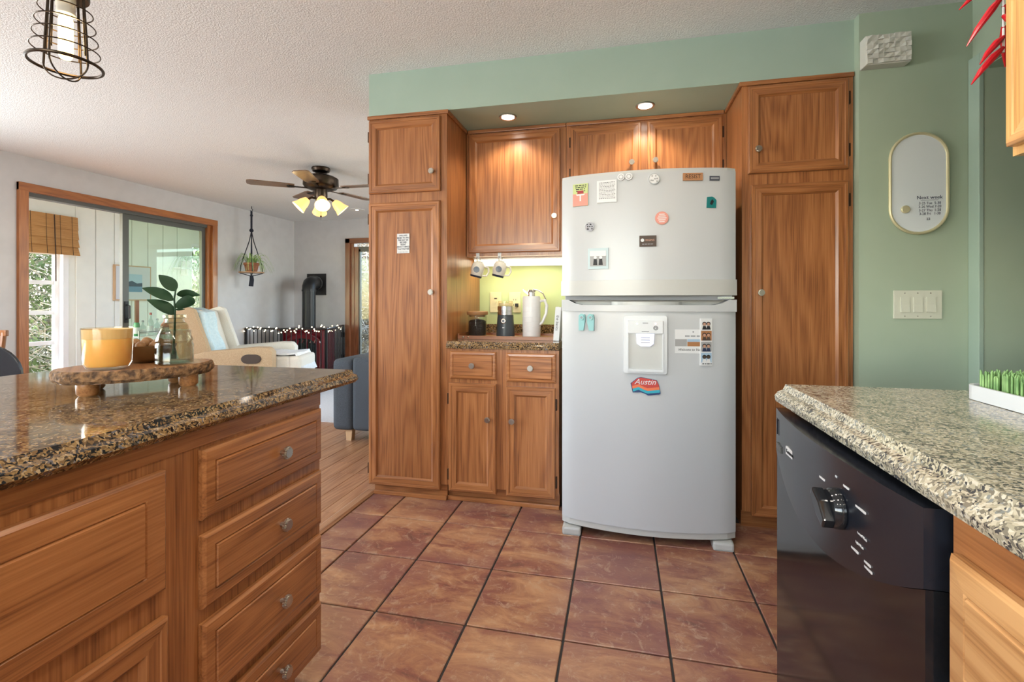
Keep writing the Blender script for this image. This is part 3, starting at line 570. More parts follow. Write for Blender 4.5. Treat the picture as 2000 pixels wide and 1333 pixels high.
# ---------------------------------------------------------------- coffee niche
c = thing('recessed_light', 'left of the two small downlights in the green soffit', 'light', (-.637, 2.719, 2.2), group='soffit downlights')
RING = [(.034,0),(.05,0),(.052,-.004),(.05,-.008),(.036,-.005)]
part('trim_ring', MB().lathe(RING, (0,0,-.0005), 28), 'nickel', c, True, smooth=True); part('lens', MB().lathe([(.035,-.001),(.037,-.007),(.01,-.009)], (0,0,0), 20), 'lamp_white', c, True)
c2 = copy_tree(c); c2.location = (.135, 2.727, 2.2); c2['label'] = 'right of the two small downlights in the green soffit'
for x in (-.637, .135): light('downlight_beam', 'SPOT', (x, 2.72, 2.185), 14, (1,.86,.66), .03, direction=(0, .12, -1), spot=125)
c = thing('under_cabinet_light', 'long glowing light bar under the niche wall cabinet', 'light', (-.65, 3.0, 1.38))
part('housing', MB().box(-.93, -.34, 2.99, 3.09, 1.392, 1.404), 'white_trim', c); part('diffuser', MB().box(-.925, -.345, 2.985, 3.085, 1.355, 1.391), 'tube_light', c, bevel=.004)
light('under_cabinet_glow', 'AREA', (-.64, 3.03, 1.35), 1.3, (1,.85,.5), .55, .08, direction=(0,.15,-1))
def hooks(x, a):
    t = 'left one of the two adhesive hooks under the wall cabinet' if a else 'right one of the two adhesive hooks under the wall cabinet'
    h = thing('hook', t, 'hook', (x, 2.898, 1.41), group='mug hooks')
    part('plate', MB().box(-.011,.011,-.004,0,-.022,.022), 'plastic_white', h, True); part('hook_wire', MB().tube([(0,-.004,-.005),(0,-.02,-.012),(0,-.024,-.024),(0,-.016,-.032),(0,-.008,-.026)], .0025), 'chrome', h, True)
    t = 'left one of the two white and blue mugs hanging in the niche' if a else 'right one of the two white and blue mugs hanging in the niche'
    m = thing('mug', t, 'mug', (x+.005, 2.872, 1.318), group='hanging mugs', ry=R(14), rz=R(8))
    part('body', MB().lathe([(.012,.05),(.030,.048),(.04,.03),(.043,0),(.036,-.035),(.034,-.045),(.031,-.045),(.036,0),(.03,.04)], n=24), 'ceramic', m, True, smooth=True)
    part('base_ring', MB().lathe([(.02,.048),(.022,.055),(.018,.055)], n=18), 'ceramic', m, True)
    part('emblem', MB().lathe([(.001,.0),(.019,.0),(.019,.004),(.001,.005)], n=18).xf(Matrix.Translation((.0,-.0385,.0)) @ Matrix.Rotation(R(90),4,'X')), 'ceramic_blue', m, True)
    part('dark_rim', MB().lathe([(.0345,-.047),(.0385,-.036),(.0375,-.035),(.0335,-.046)], n=24), 'ceramic_blue', m, True)
    part('handle', MB().tube([(.04,0,.03),(.062,0,.028),(.072,0,.004),(.064,0,-.022),(.038,0,-.028)], .006), 'ceramic', m, True, smooth=True)
    part('hanging_loop', MB().tube([(-.004,-.01,.045),(0,.0,.08),(.004,.01,.05)], .002), 'chrome', m, True)
hooks(-.873, True); hooks(-.732, False)
o = thing('serving_tray', 'low brown wooden tray on the niche counter', 'tray', (-.66, 2.83, .9))
part('base', MB().box(-.925,-.37,2.70,2.98,.9,.907), 'tray_wood', o)
for b in ((-.925,-.37,2.69,2.70), (-.925,-.37,2.98,2.99)): part('side', MB().box(*b, .9, .92), 'tray_wood', o)
for b in ((-.935,-.925), (-.37,-.36)): part('end', MB().box(*b, 2.69, 2.99, .9, .932), 'tray_wood', o)
for x in (-.9, -.87): part('stud', MB().ball((x, 2.688, .912), .006, 8), 'nickel', o)
o = thing('storage_jar', 'glass jar of coffee beans with a wooden lid', 'jar', (-.865, 2.86, .9075))
part('glass', MB().lathe([(.056,0),(.058,.004),(.058,.13),(.055,.13),(.055,.006),(.01,.005)], n=28), 'jar_glass', o, True, smooth=True)
part('beans', MB().lathe([(.053,.006),(.054,.09),(.04,.1),(.005,.104)], n=24).xf(Matrix.Shear('XY', 4, (0,0))), 'coffee', o, True)
part('lid', MB().lathe([(.05,.118),(.052,.131),(.064,.131),(.066,.134),(.066,.15),(.063,.153)], n=28), 'wood_bead', o, True, smooth=True)
o = thing('coffee_grinder', 'dark grey electric coffee grinder with steel band', 'grinder', (-.688, 2.87, .9075))
part('base', MB().lathe([(.056,0),(.057,.01),(.049,.13),(.048,.131)], n=28), 'grinder_grey', o, True, smooth=True)
part('band', MB().lathe([(.049,.1312),(.0495,.15),(.047,.151),(.047,.158),(.049,.159),(.049,.184)], n=28), 'steel', o, True, smooth=True)
part('lid', MB().lathe([(.047,.1845),(.048,.19),(.046,.215),(.04,.218)], n=28), 'candle_glass', o, True, smooth=True)
part('hopper_beans', MB().lathe([(.04,.186),(.043,.19),(.04,.205)], n=18), 'almond', o, True)
part('dial', MB().lathe([(.016,0),(.016,.006),(.012,.008)], n=20).xf(Matrix.Translation((0,-.05,.096)) @ Matrix.Rotation(R(90),4,'X')), 'chrome', o, True); part('dial_face', MB().lathe([(.009,.008),(.009,.01)], n=16).xf(Matrix.Translation((0,-.05,.096)) @ Matrix.Rotation(R(90),4,'X')), 'ink_grey', o, True)
part('button', MB().box(-.006,.006,-.0575,-.052,.052,.059), 'paper', o, True)
o = thing('coffee_carafe', 'tall pale thermal carafe with a lever lid and handle', 'carafe', (-.525, 2.87, .9075))
part('body', MB().lathe([(.053,0),(.055,.004),(.055,.235),(.05,.245),(.02,.247)], n=32), 'carafe_white', o, True, smooth=True)
for z in (.03,.06,.09,.12,.15,.18): part('band', MB().lathe([(.0548,z),(.0556,z+.002),(.0548,z+.004)], n=32), 'carafe_white', o, True)
part('lid', MB().lathe([(.022,.247),(.022,.268),(.028,.272),(.02,.285),(.004,.288)], n=20), 'chrome', o, True, smooth=True)
part('spout', MB().prism([(-.015,.262),(-.052,.288),(-.045,.275),(-.015,.25)], XZ, -.012, .012), 'chrome', o, True)
part('lever', MB().tube([(.01,0,.285),(.04,0,.28),(.07,0,.262),(.088,0,.225),(.086,0,.17)], .004), 'chrome', o, True)
part('handle', MB().tube([(.05,-.005,.215),(.08,-.005,.22),(.095,-.005,.19),(.09,-.005,.14),(.068,-.005,.09),(.053,-.005,.075)], .009), 'carafe_white', o, True, smooth=True)
o = thing('spoon', 'thin metal spoon lying on the wooden tray', 'spoon', (-.72, 2.74, .908)); part('bowl', MB().ball((-.03,0,.004), .016, 10, 1.4, .8, .25), 'chrome', o, True); part('stem', MB().tube([(-.01,0,.004),(.05,0,.006),(.14,-.004,.004)], .0025), 'chrome', o, True)
o = thing('book', 'narrow pale book leaning beside the fridge in the niche', 'book', (-.35, 2.74, .901), ry=R(4))
part('pages', MB().box(-.012,.012,-.06,.06,.003,.187), 'paper', o, True); part('cover', MB().box(-.016,-.0125,-.063,.062,0,.19).box(.0125,.016,-.063,.062,0,.19).box(-.016,.016,-.066,-.0625,0,.19), 'paper', o, True); text('lettering', 'the basics', .022, 'ink_black', o, (0,-.0668,.10), (R(90),R(90),0), local=True)
for x, t, k in ((-.834, 'almond wall plate with a switch behind the jar', 0), (-.70, 'almond power outlet plate behind the grinder', 1)):
    o = thing('outlet_plate', t, 'outlet', (x, 3.199, 1.115)); part('plate', MB().box(-.042,.042,-.007,0,-.07,.07), 'almond', o, True, bevel=.003)
    part('insert', MB().box(-.018,.018,-.010,-.007,-.036,.036), 'almond', o, True)
    if k:
        for z in (-.018, .018): part('socket', MB().box(-.009,-.006,-.0108,-.01,z-.006,z+.006).box(.006,.009,-.0108,-.01,z-.006,z+.006), 'ink_black', o, True)
        part('plug', MB().box(.006,.026,-.03,-.0108,-.03,-.008), 'black_matte', o, True)
    else: part('toggle', MB().box(-.005,.005,-.022,-.0101,-.004,.012), 'almond', o, True); part('screw', MB().box(-.01,.01,-.0112,-.0101,.022,.03), 'brown_mag', o, True)
# ---------------------------------------------------------------- green wall on the right
o = thing('door_chime', 'white wall chime box with a relief of small tilted squares', 'chime', (1.165, 2.505, 2.25))
part('housing', MB().box(-.088,.088,-.055,0,-.066,.066), 'chime_white', o, True, bevel=.003)
random.seed(5)
for i in range(8):
    for j in range(6):
        a, b = -.085+i*.02125, -.063+j*.021; h = [random.uniform(.002,.014) for _ in range(4)]
        part('relief_square', MB().add([(a,-.0552,b),(a+.0205,-.0552,b),(a+.0205,-.0552,b+.02),(a,-.0552,b+.02),(a,-.0555-h[0],b),(a+.0205,-.0555-h[1],b),(a+.0205,-.0555-h[2],b+.02),(a,-.0555-h[3],b+.02)], [(0,3,2,1),(4,5,6,7),(0,1,5,4),(1,2,6,5),(2,3,7,6),(3,0,4,7)]), 'chime_white', o, True)
o = thing('whiteboard', 'tall oval whiteboard with thin gold frame and handwritten week list', 'whiteboard', (1.303, 2.503, 1.651))
cap = lambda w, h: arc(0, h/2-w/2, w/2, 0, 180, 18)+arc(0, -h/2+w/2, w/2, 180, 360, 18)
part('board', MB().prism(cap(.215,.44), XZ, -.012, 0), 'board_white', o, True); part('frame', MB().tube([(p,-.012,z) for p, z in cap(.222,.447)], .0065, 8, True), 'gold_frame', o, True, smooth=True)
part('magnet', MB().lathe([(.017,0),(.017,.008),(.015,.01)], n=20).xf(Matrix.Translation((-.053,-.012,-.115)) @ Matrix.Rotation(R(90),4,'X')), 'gold_frame', o, True)
text('lettering', 'Next week', .022, 'ink', o, (.042,-.0125,-.065), local=True); part('underline', MB().box(.008,.076,-.0128,-.0121,-.0775,-.076), 'ink', o, True)
text('lettering', '3-25 Tue  5-30\n3-26 Wed 7-20\n3-27 Thu  1-20\n3-28 Fri   1-30', .0165, 'ink', o, (.043,-.0125,-.114), local=True, sx=.85); text('lettering', '22', .015, 'ink', o, (.037,-.0125,-.161), local=True)
o = thing('switch_plate', 'cream triple light switch plate on the green wall', 'switch', (1.303, 2.504, 1.108)); part('plate', MB().box(-.094,.094,-.007,0,-.064,.064), 'switch_cream', o, True, bevel=.003)
for x in (-.05, 0, .05):
    part('rocker', MB().prism([(-.034,-.007),(.034,-.007),(.034,-.010),(0,-.011),(-.034,-.015)], lambda p, q_, t: (t, q_, p), x-.017, x+.017), 'switch_cream', o, True)
    for z in (-.052,.052): part('screw', MB().ball((x,-.007,z), .003, 6), 'nickel', o, True)
# red pepper garland at the cabinet end
o = thing('chili_garland', 'string of glossy red chili peppers hanging by the right wall cabinet', 'garland', (0.715, 1.10, 1.5))
part('string', MB().tube([(0.715,1.06,2.2),(0.715,1.10,1.95),(0.715,1.10,1.60)], .002), 'paper', o); part('nail', MB().tube([(0.715,1.04,2.2),(0.715,1.065,2.2)], .003), 'nickel', o)
random.seed(11)
for i in range(28):
    z = 1.61+.02*i; a = random.uniform(2.2, 5.4) if i % 2 else random.uniform(0, 6.28); l = random.uniform(.05,.085); dr = random.uniform(.3,1.1)
    p0 = Vector((0.715,1.10,z)); dv = Vector((math.cos(a), math.sin(a)*.6, -dr)).normalized()
    part('pepper', MB().tube([p0, p0+dv*l*.3, p0+dv*l*.7+Vector((0,0,-.004)), p0+dv*l+Vector((0,0,-.012))], [.0035,.0068,.005,.001], 8), 'chili', o, smooth=True)
# ---------------------------------------------------------------- dishwasher
dw = thing('dishwasher', 'black built-in dishwasher with a bowed control panel and dial', 'dishwasher', (.7, 1.04, 0))
DY0, DY1 = .735, 1.345; DM = (DY0+DY1)/2
dxf = lambda y, e=.398, c=.374: e+(c-e)*(1-((y-DM)/.305)**2)
part('tub', MB().box(.44, 1.0, DY0+.005, DY1-.005, .10, .858), 'black_matte', dw); part('toe_panel', MB().box(.46, .48, DY0, DY1, 0, .10), 'black_matte', dw)
N = 24; yy = [DY0+(DY1-DY0)*i/N for i in range(N+1)]
zl = lambda y: .745-.085*(1-((y-DM)/.305)**2)
def strip(zlo, zhi, off, back):
    vs = []; fs = []
    for y in yy: vs += [(dxf(y)-off, y, zlo(y)), (dxf(y)-off, y, zhi(y)), (back, y, zhi(y)), (back, y, zlo(y))]
    for i in range(N):
        for k in range(4): fs.append((i*4+k, i*4+(k+1) % 4, i*4+4+(k+1) % 4, i*4+4+k))
    return MB().add(vs, fs+[(0,1,2,3), (N*4,N*4+1,N*4+2,N*4+3)])
part('door', MB().prism([(y, .115) for y in (DY0, DY1)]+[(y, zl(y)-.001) for y in yy[::-1]], YZ, .392, .438), 'gloss_black', dw)
cp = part('control_panel', strip(zl, lambda y: .852, .008, .438), 'panel_black', dw, smooth=True)
WR = (R(90), 0, R(-90))
part('vent', MB().box(.386,.398,1.265,1.325,.79,.83), 'dark_gap', cp)
for k in range(4): part('vent_fin', MB().box(.383,.387,1.272+k*.014,1.277+k*.014,.792,.828), 'panel_black', cp)
for k in range(4):
    part('button', MB().box(dxf(1.27+.014*k)-.011, dxf(1.27+.014*k)-.007, 1.266+.014*k, 1.275+.014*k, .757, .772), 'grey_frame', cp)
lx = dxf(1.18)-.009
part('logo_plate', MB().box(lx, lx+.003, 1.15, 1.208, .775, .793), 'photo_light', cp); text('lettering', 'Kenmore', .013, 'ink_black', cp, (lx-.0006, 1.179, .784), WR, sx=.95)
ky = .935; kx = dxf(ky)-.008
kn = part('dial', MB().lathe([(.034,0),(.034,.008),(.030,.016)], n=28).xf(Matrix.Translation((kx,ky,.765)) @ Matrix.Rotation(R(-90),4,'Y')), 'gloss_black', cp, smooth=True)
part('dial_grip', MB().prism([(-.034,-.008),(0,-.013),(.034,-.008),(.034,.008),(0,.013),(-.034,.008)], lambda p, q_, t: (t, ky+p*.8-q_*.5, .765+p*.55+q_), kx-.034, kx-.015), 'gloss_black', kn, bevel=.003)
for tx, y, z in (('Off', .940, .818), ('Normal Wash', .862, .752), ('Light Wash', .868, .735)):
    text('lettering', tx, .0055, 'photo_light', cp, (dxf(y)-.0088, y, z), WR)
for y, z, w in ((.908,.812,.018), (.868,.793,.036), (.882,.720,.022), (.848,.716,.018), (.846,.708,.022), (.995,.795,.022), (.985,.732,.028)):
    x = dxf(y)-.0085; part('print_line', MB().box(x-.0006, x+.001, y-w/2, y+w/2, z-.0016, z+.0016), 'photo_light', cp)
# grass drying rack
o = thing('drying_rack', 'white tray with dense upright green plastic blades on the right counter', 'drying rack', (.86, 1.08, .911))
tr = rrect(.745, 1.0, .86, 1.265, .03)
part('tray', MB().prism(tr, XY, .911, .918), 'plastic_white', o)
inn = rrect(.751, .994, .866, 1.259, .026); n = len(tr)
part('rim', MB().add([(a,b,.918) for a,b in tr]+[(a,b,.942) for a,b in tr]+[(a,b,.942) for a,b in inn]+[(a,b,.918) for a,b in inn], [(k*n+i, k*n+(i+1) % n, ((k+1) % 4)*n+(i+1) % n, ((k+1) % 4)*n+i) for k in range(4) for i in range(n)]), 'plastic_white', o)
gb = MB(); random.seed(2)
x = .768
while x < .985:
    y = .88
    while y < 1.248:
        a, b = x+random.uniform(-.002,.002), y+random.uniform(-.002,.002); h = .972+random.uniform(-.006,.006)
        gb.tube([(a,b,.918),(a,b,h-.004),(a+random.uniform(-.002,.002),b,h)], [.0027,.0024,.0010], 5); y += .0085
    x += .0085
bl = part('blades', gb, 'fake_grass', o); bl['kind'] = 'stuff'
# ---------------------------------------------------------------- things on the island
RV, FV = Vector((math.cos(R(12.7)), math.sin(R(12.7)), 0)), Vector((-math.sin(R(12.7)), math.cos(R(12.7)), 0))
ba = R(53.2); o = thing('serving_slab', 'live-edge wooden serving slab on stubby feet on the island', 'serving board', (-1.213, .993, .9), rz=ba)
random.seed(4); ep = []
for k in range(48):
    a = 2*math.pi*k/48; w = 1+.025*math.sin(3*a+1)+.02*math.sin(7*a)+random.uniform(-.008,.008); ep.append((.162*w*math.cos(a), .106*w*math.sin(a)))
part('slab', MB().prism([(p*.985, q_*.985) for p, q_ in ep], XY, .0305, .0605), 'slab_top', o, True)
n = 48; lv = [(.985,.0302),(1.03,.038),(1.035,.048),(1.02,.056),(.988,.0602)]
part('bark_edge', MB().add([(p*s+random.uniform(-.0012,.0012), q_*s+random.uniform(-.0012,.0012), z) for s, z in lv for p, q_ in ep], [(k*n+i, k*n+(i+1) % n, (k+1)*n+(i+1) % n, (k+1)*n+i) for k in range(4) for i in range(n)]), 'bark', o, True)
for a, b in ((.105,-.04),(-.095,-.05),(-.085,.05),(.09,.05)): part('foot', MB().lathe([(.017,0),(.022,.006),(.023,.03)], (a,b,0), 18), 'slab_top', o, True, smooth=True)
ZS = .9606
o = thing('jar_candle', 'wide amber wax candle in a clear glass tumbler', 'candle', (-1.202, .9105, ZS))
part('glass', MB().lathe([(.024,0),(.041,.004),(.047,.016),(.05,.1),(.0487,.1),(.0455,.018),(.04,.008),(.02,.006)], n=36), 'candle_glass', o, True, smooth=True)
part('wax', MB().lathe([(.024,.007),(.04,.009),(.0453,.019),(.0474,.072),(.046,.076),(.035,.0735),(.02,.075),(.003,.074)], n=36), 'wax', o, True, smooth=True)
part('wax_residue', MB().lathe([(.0474,.074),(.0484,.097),(.0478,.097),(.0466,.075)], n=36), 'wax_film', o, True)
o = solo('wooden_bowl', MB().lathe([(.03,0),(.05,.012),(.066,.04),(.068,.046),(.063,.046),(.045,.014),(.01,.01)], n=32), 'bowl_brown', 'brown wooden bowl between the candle and the vase', 'bowl', (-1.247, 1.045, ZS), smooth=True)
k = 0
for r, n, z in ((.052,11,.046),(.03,6,.050),(.0,1,.054)):
    for i in range(n):
        a = 2*math.pi*i/n+.2; k += 1
        b = solo('wooden_bead', MB().ball((0,0,0), .0125, 12), 'wood_bead', 'polished wooden bead piled in the brown bowl', 'bead', (-1.247+r*math.cos(a), 1.045+r*math.sin(a), ZS+z), group='beads in the wooden bowl', smooth=True)
o = thing('glass_vase', 'clear ribbed glass bottle vase half full of water', 'vase', (-1.129, 1.022, ZS))
vp = [(.036,0),(.041,.004),(.041,.052),(.0385,.055),(.0385,.058),(.041,.062),(.041,.1),(.036,.106),(.022,.109),(.020,.118),(.0255,.121),(.0255,.128),(.022,.129)]
m = MB().lathe(vp+[(r-.0025, z) for r, z in vp[::-1][:-1]], n=48)
m.v = [((x*(1-.035*(math.cos(16*math.atan2(y, x))) if .003 < z < .1 else x)), (y*(1-.035*(math.cos(16*math.atan2(y, x)))) if .003 < z < .1 else y), z) if math.hypot(x, y) > .03 else (x, y, z) for x, y, z in m.v]
part('glass', m, 'vase_glass', o, True, smooth=True); part('water', MB().lathe([(.034,.006),(.036,.01),(.036,.088),(.035,.089)], n=32), 'jar_glass', o, True, smooth=True)
def leaf(base, tip, width, bend, side):
    base, tip = Vector(base), Vector(tip); d = tip-base; l = d.length; d.normalize()
    up = Vector((0,0,1)); s_ = d.cross(up).normalized(); s_ = (s_*math.cos(side)+up*math.sin(side)).normalized(); s_ = (s_-d*s_.dot(d)).normalized(); nrm = s_.cross(d).normalized(); vs = []; fs = []; N = 12
    for i in range(N+1):
        t = i/N; w = width*(math.sin(math.pi*min(1, t**.75)))**.8*.5 if 0 < t < 1 else .0008
        c = base+d*l*t+nrm*bend*math.sin(math.pi*t)
        vs += [c-s_*w+nrm*w*.3, c, c+s_*w+nrm*w*.3, c-s_*w+nrm*(w*.3-.0006), c-nrm*.0006, c+s_*w+nrm*(w*.3-.0006)]
    for i in range(N):
        a, b = i*6, i*6+6
        fs += [(a,a+1,b+1,b), (a+1,a+2,b+2,b+1), (a+4,a+3,b+3,b+4), (a+5,a+4,b+4,b+5), (a,b,b+3,a+3), (a+2,a+5,b+5,b+2)]
    return MB().add(vs, fs)
V0 = Vector((-1.129, 1.022, 0)); vp_ = lambda a, z, dp=0: V0+RV*a+FV*dp+Vector((0,0,z))
o = thing('plant_cutting', 'rubber plant cutting with dark green leaves standing in the vase', 'plant', (-1.129, 1.022, ZS+.02))
part('stem', MB().tube([vp_(-.004,.985), vp_(0,1.05), vp_(.001,1.10), vp_(-.001,1.13), vp_(.003,1.155)], [.0028,.0026,.0024,.0022,.0018], 8), 'leaf_dark', o)
for b, t, w, be, sd in (((.003,1.150,0),(-.034,1.192,-.01),.034,.004,1.1), ((-.003,1.126,0),(-.069,1.158,-.02),.030,.006,1.0), ((.001,1.09,0),(-.049,1.128,-.03),.034,.004,1.0), ((.0,1.108,0),(.058,1.130,-.01),.030,.016,1.2), ((.005,1.142,0),(.047,1.140,.03),.022,.010,1.3), ((.002,1.102,0),(.020,1.103,.01),.007,.001,1.2)):
    part('leaf', leaf(vp_(*b), vp_(*t), w, be, sd), 'leaf_dark', o, smooth=True)
# ---------------------------------------------------------------- pendant over the island
PC = (-1.512, 1.033); ZP = .174; o = thing('pendant_lamp', 'black wire cage pendant with a glowing tubular bulb over the island', 'lamp', (*PC, 1.74))
rg = lambda r, z, n=40: [(PC[0]+r*math.cos(2*math.pi*k/n), PC[1]+r*math.sin(2*math.pi*k/n), z) for k in range(n)]
part('bottom_ring', MB().tube(rg(.080,ZP+1.612), .0042, 8, True), 'bronze', o, smooth=True)
for r, z in ((.074,ZP+1.652),(.069,ZP+1.688),(.064,ZP+1.724),(.058,ZP+1.762)): part('ring', MB().tube(rg(r, z), .0017, 6, True), 'bronze', o)
for k in range(4):
    a = R(20+90*k); ca, sa = math.cos(a), math.sin(a); P = lambda r, z: (PC[0]+r*ca, PC[1]+r*sa, z)
    part('cage_bar', MB().tube([P(.056,ZP+1.612), P(.052,ZP+1.70), P(.045,ZP+1.80)], .0028, 6), 'bronze', o); part('glow_bar', MB().tube([P(.049,ZP+1.64), P(.043,ZP+1.80)], .002, 6), 'bronze', o)
for k in range(2):
    a = R(20+90*k); part('base_arc', MB().tube([(PC[0]+.056*math.cos(t)*math.cos(a), PC[1]+.056*math.cos(t)*math.sin(a), ZP+1.612-.04*math.sin(t)) for t in [math.pi*i/14 for i in range(15)]], .0022, 6), 'bronze', o)
part('cap', MB().lathe([(.05,ZP+1.80),(.052,ZP+1.805),(.05,ZP+1.84),(.02,ZP+1.87),(.012,ZP+1.88)], (*PC,0), 28), 'bronze', o, smooth=True)
part('socket', MB().lathe([(.021,ZP+1.752),(.022,ZP+1.757),(.02,ZP+1.765),(.022,ZP+1.77),(.022,ZP+1.80)], (*PC,0), 24), 'ceramic', o, smooth=True)
part('bulb', MB().lathe([(.004,ZP+1.625),(.012,ZP+1.628),(.0165,ZP+1.64),(.0165,ZP+1.735),(.012,ZP+1.752)], (*PC,0), 24), 'filament', o, smooth=True)
part('cord', MB().tube([(*PC,ZP+1.87),(*PC,2.43)], .003), 'black_metal', o); part('canopy', MB().lathe([(.06,2.447),(.06,2.435),(.02,2.42)], (*PC,0), 24), 'bronze', o)
light('pendant_glow', 'POINT', (PC[0], PC[1], 1.86), 2.5, (1,.68,.32), .03)
# kitchen ceiling downlights (behind and above the camera; they sparkle on the fridge)
src = None
for x, y, wh in ((-.2,1.25,'nearest the fridge, on the island side'),(.25,1.2,'nearest the fridge, on the dishwasher side'),(-.45,.3,'mid-aisle, on the island side'),(.1,.2,'mid-aisle, on the counter side'),(-.35,-.8,'by the added rear window, on the island side'),(.15,-.9,'by the added rear window, on the counter side')):
    if src is None:
        src = c = thing('recessed_light', 'recessed ceiling downlight '+wh, 'light', (x, y, CE), group='kitchen ceiling downlights')
        part('trim_ring', MB().lathe(RING, (0,0,-.0005), 24), 'nickel', c, True); part('lens', MB().lathe([(.035,-.001),(.037,-.007),(.01,-.009)], n=20), 'lamp_white', c, True)
    else: c = copy_tree(src); c.location = (x, y, CE); c['label'] = 'recessed ceiling downlight '+wh
    light('ceiling_downlight', 'SPOT', (x, y, CE-.02), 16, (1,.93,.82), .04, direction=(0,0,-1), spot=150)
c = thing('recessed_light', 'flat round recessed light in the living room ceiling beside the fan', 'light', (-3.726, 6.292, CE)); part('trim_ring', MB().lathe([(.08,0),(.11,0),(.11,-.006),(.08,-.004)], n=28), 'white_trim', c, True); part('lens', MB().lathe([(.08,-.001),(.08,-.003),(.02,-.004)], n=24), 'lamp_white', c, True)
# ---------------------------------------------------------------- ceiling fan
FC = Vector((-2.90, 4.23, 0)); o = thing('ceiling_fan', 'bronze ceiling fan with five blades and four amber glass shades', 'ceiling fan', (FC.x, FC.y, 1.95))
L3 = lambda pr_, m_, nm, **k: part(nm, MB().lathe(pr_, (FC.x, FC.y, 0), 32), m_, o, smooth=True, **k)
L3([(.085,2.447),(.09,2.435),(.08,2.41),(.05,2.395),(.02,2.392)], 'bronze', 'canopy'); L3([(.018,2.395),(.018,2.36)], 'bronze', 'downrod')
L3([(.05,2.365),(.13,2.36),(.165,2.34),(.168,2.27),(.15,2.245),(.10,2.228),(.06,2.225)], 'bronze', 'motor'); L3([(.06,2.227),(.062,2.16),(.05,2.13),(.045,2.11),(.01,2.09)], 'bronze', 'light_hub')
for k, a in enumerate((217, 289, 1, 73, 145)):
    Mx = Matrix.Translation(FC+Vector((0,0,2.245))) @ Matrix.Rotation(R(a),4,'Z') @ Matrix.Rotation(R(5),4,'X')
    bl = part('blade', MB().prism([(.24,-.05),(.30,-.062),(.62,-.072),(.65,-.05),(.655,0),(.65,.05),(.62,.072),(.30,.062),(.24,.05)], XY, -.004, .004).xf(Mx), 'fan_blade', o)
    part('blade_iron', MB().prism([(.12,-.014),(.24,-.016),(.29,-.035),(.31,0),(.29,.035),(.24,.016),(.12,.014)], XY, -.011, -.0045).xf(Mx), 'bronze', bl)
for a in (30, 120, 210, 300):
    a += 8; dv = Vector((math.cos(R(a)), math.sin(R(a)), 0)); p0 = FC+Vector((0,0,2.14))+dv*.05; p1 = FC+Vector((0,0,2.125))+dv*.12
    part('light_arm', MB().tube([p0, (p0+p1)/2+Vector((0,0,.012)), p1], .011, 10), 'bronze', o)
    ax = (dv*.75+Vector((0,0,-.75))).normalized(); Mx = Matrix.Translation(p1) @ ax.to_track_quat('Z', 'X').to_matrix().to_4x4()
    sh = part('shade', MB().lathe([(.026,.0),(.036,.015),(.05,.05),(.056,.085),(.072,.125),(.069,.125),(.052,.086),(.046,.05),(.03,.016)], n=24).xf(Mx), 'amber_shade', o, smooth=True)
    part('bulb', MB().ball((0,0,.06), .026, 12, sz=1.3).xf(Mx), 'bulb_warm', sh); light('fan_bulb', 'POINT', p1+ax*.13, 1.5, (1,.75,.4), .03)
part('pull_chain', MB().tube([(FC.x,FC.y,2.09),(FC.x,FC.y,1.93)], .0018, 5).ball((FC.x,FC.y,1.965), .010, 8), 'bronze', o)
# ---------------------------------------------------------------- hanging plant
HP = (-5.03, 5.74); o = thing('hanging_planter', 'navy macrame hanger holding a small shelf and clay pot', 'planter', (*HP, 1.35))
part('hook', MB().tube([(HP[0],HP[1],2.447),(HP[0],HP[1],2.42),(HP[0]+.02,HP[1],2.40),(HP[0],HP[1],2.375),(HP[0]-.02,HP[1],2.39)], .005), 'black_metal', o)
part('rope', MB().tube([(*HP,2.38),(*HP,2.10)], .013, 8).ball((*HP,2.11), .028, 8).ball((*HP,2.32), .02, 8), 'rope_navy', o)
for k in range(4):
    a = R(45+90*k); part('cord', MB().tube([(*HP,2.10),(HP[0]+.03*math.cos(a),HP[1]+.03*math.sin(a),1.95),(HP[0]+.13*math.cos(a),HP[1]+.13*math.sin(a),1.62),(HP[0]+.14*math.cos(a),HP[1]+.14*math.sin(a),1.51),(HP[0],HP[1],1.47)], .006, 6), 'rope_navy', o)
part('board', MB().lathe([(.13,1.512),(.16,1.514),(.16,1.528),(.13,1.53)], (*HP,0), 20), 'wood_bead', o)
part('tassel', MB().tube([(*HP,1.48),(HP[0]+.005,HP[1],1.42),(HP[0]-.008,HP[1],1.33)], [.022,.028,.03], 8), 'rope_navy', o)
part('pot', MB().lathe([(.07,1.531),(.09,1.62),(.10,1.625),(.10,1.655),(.09,1.655),(.08,1.60)], (*HP,0), 24), 'terracotta', o, smooth=True)
pl = thing('spider_plant', 'spider plant with arching pale green leaves in the hanging pot', 'plant', (*HP, 1.63)); random.seed(8)
for k in range(44):
    a = random.uniform(0, 6.28); l = random.uniform(.14,.30); h = random.uniform(.08,.2); d = Vector((math.cos(a), math.sin(a), 0)); c0 = Vector((*HP,1.63))+d*.03; s_ = Vector((-d.y, d.x, 0)); vs = []; fs = []
    for i in range(7):
        t = i/6; p = c0+d*l*t+Vector((0,0,h*math.sin(math.pi*min(1,t*.95))*1.0-.12*t*t)); w = .009*(1-t*.85); vs += [p-s_*w+Vector((0,0,.003)), p, p+s_*w+Vector((0,0,.003))]
    for i in range(6): fs += [(i*3,i*3+1,i*3+4,i*3+3), (i*3+1,i*3+2,i*3+5,i*3+4)]
    part('leaf', MB().add(vs, fs), 'leaf_spider', pl)
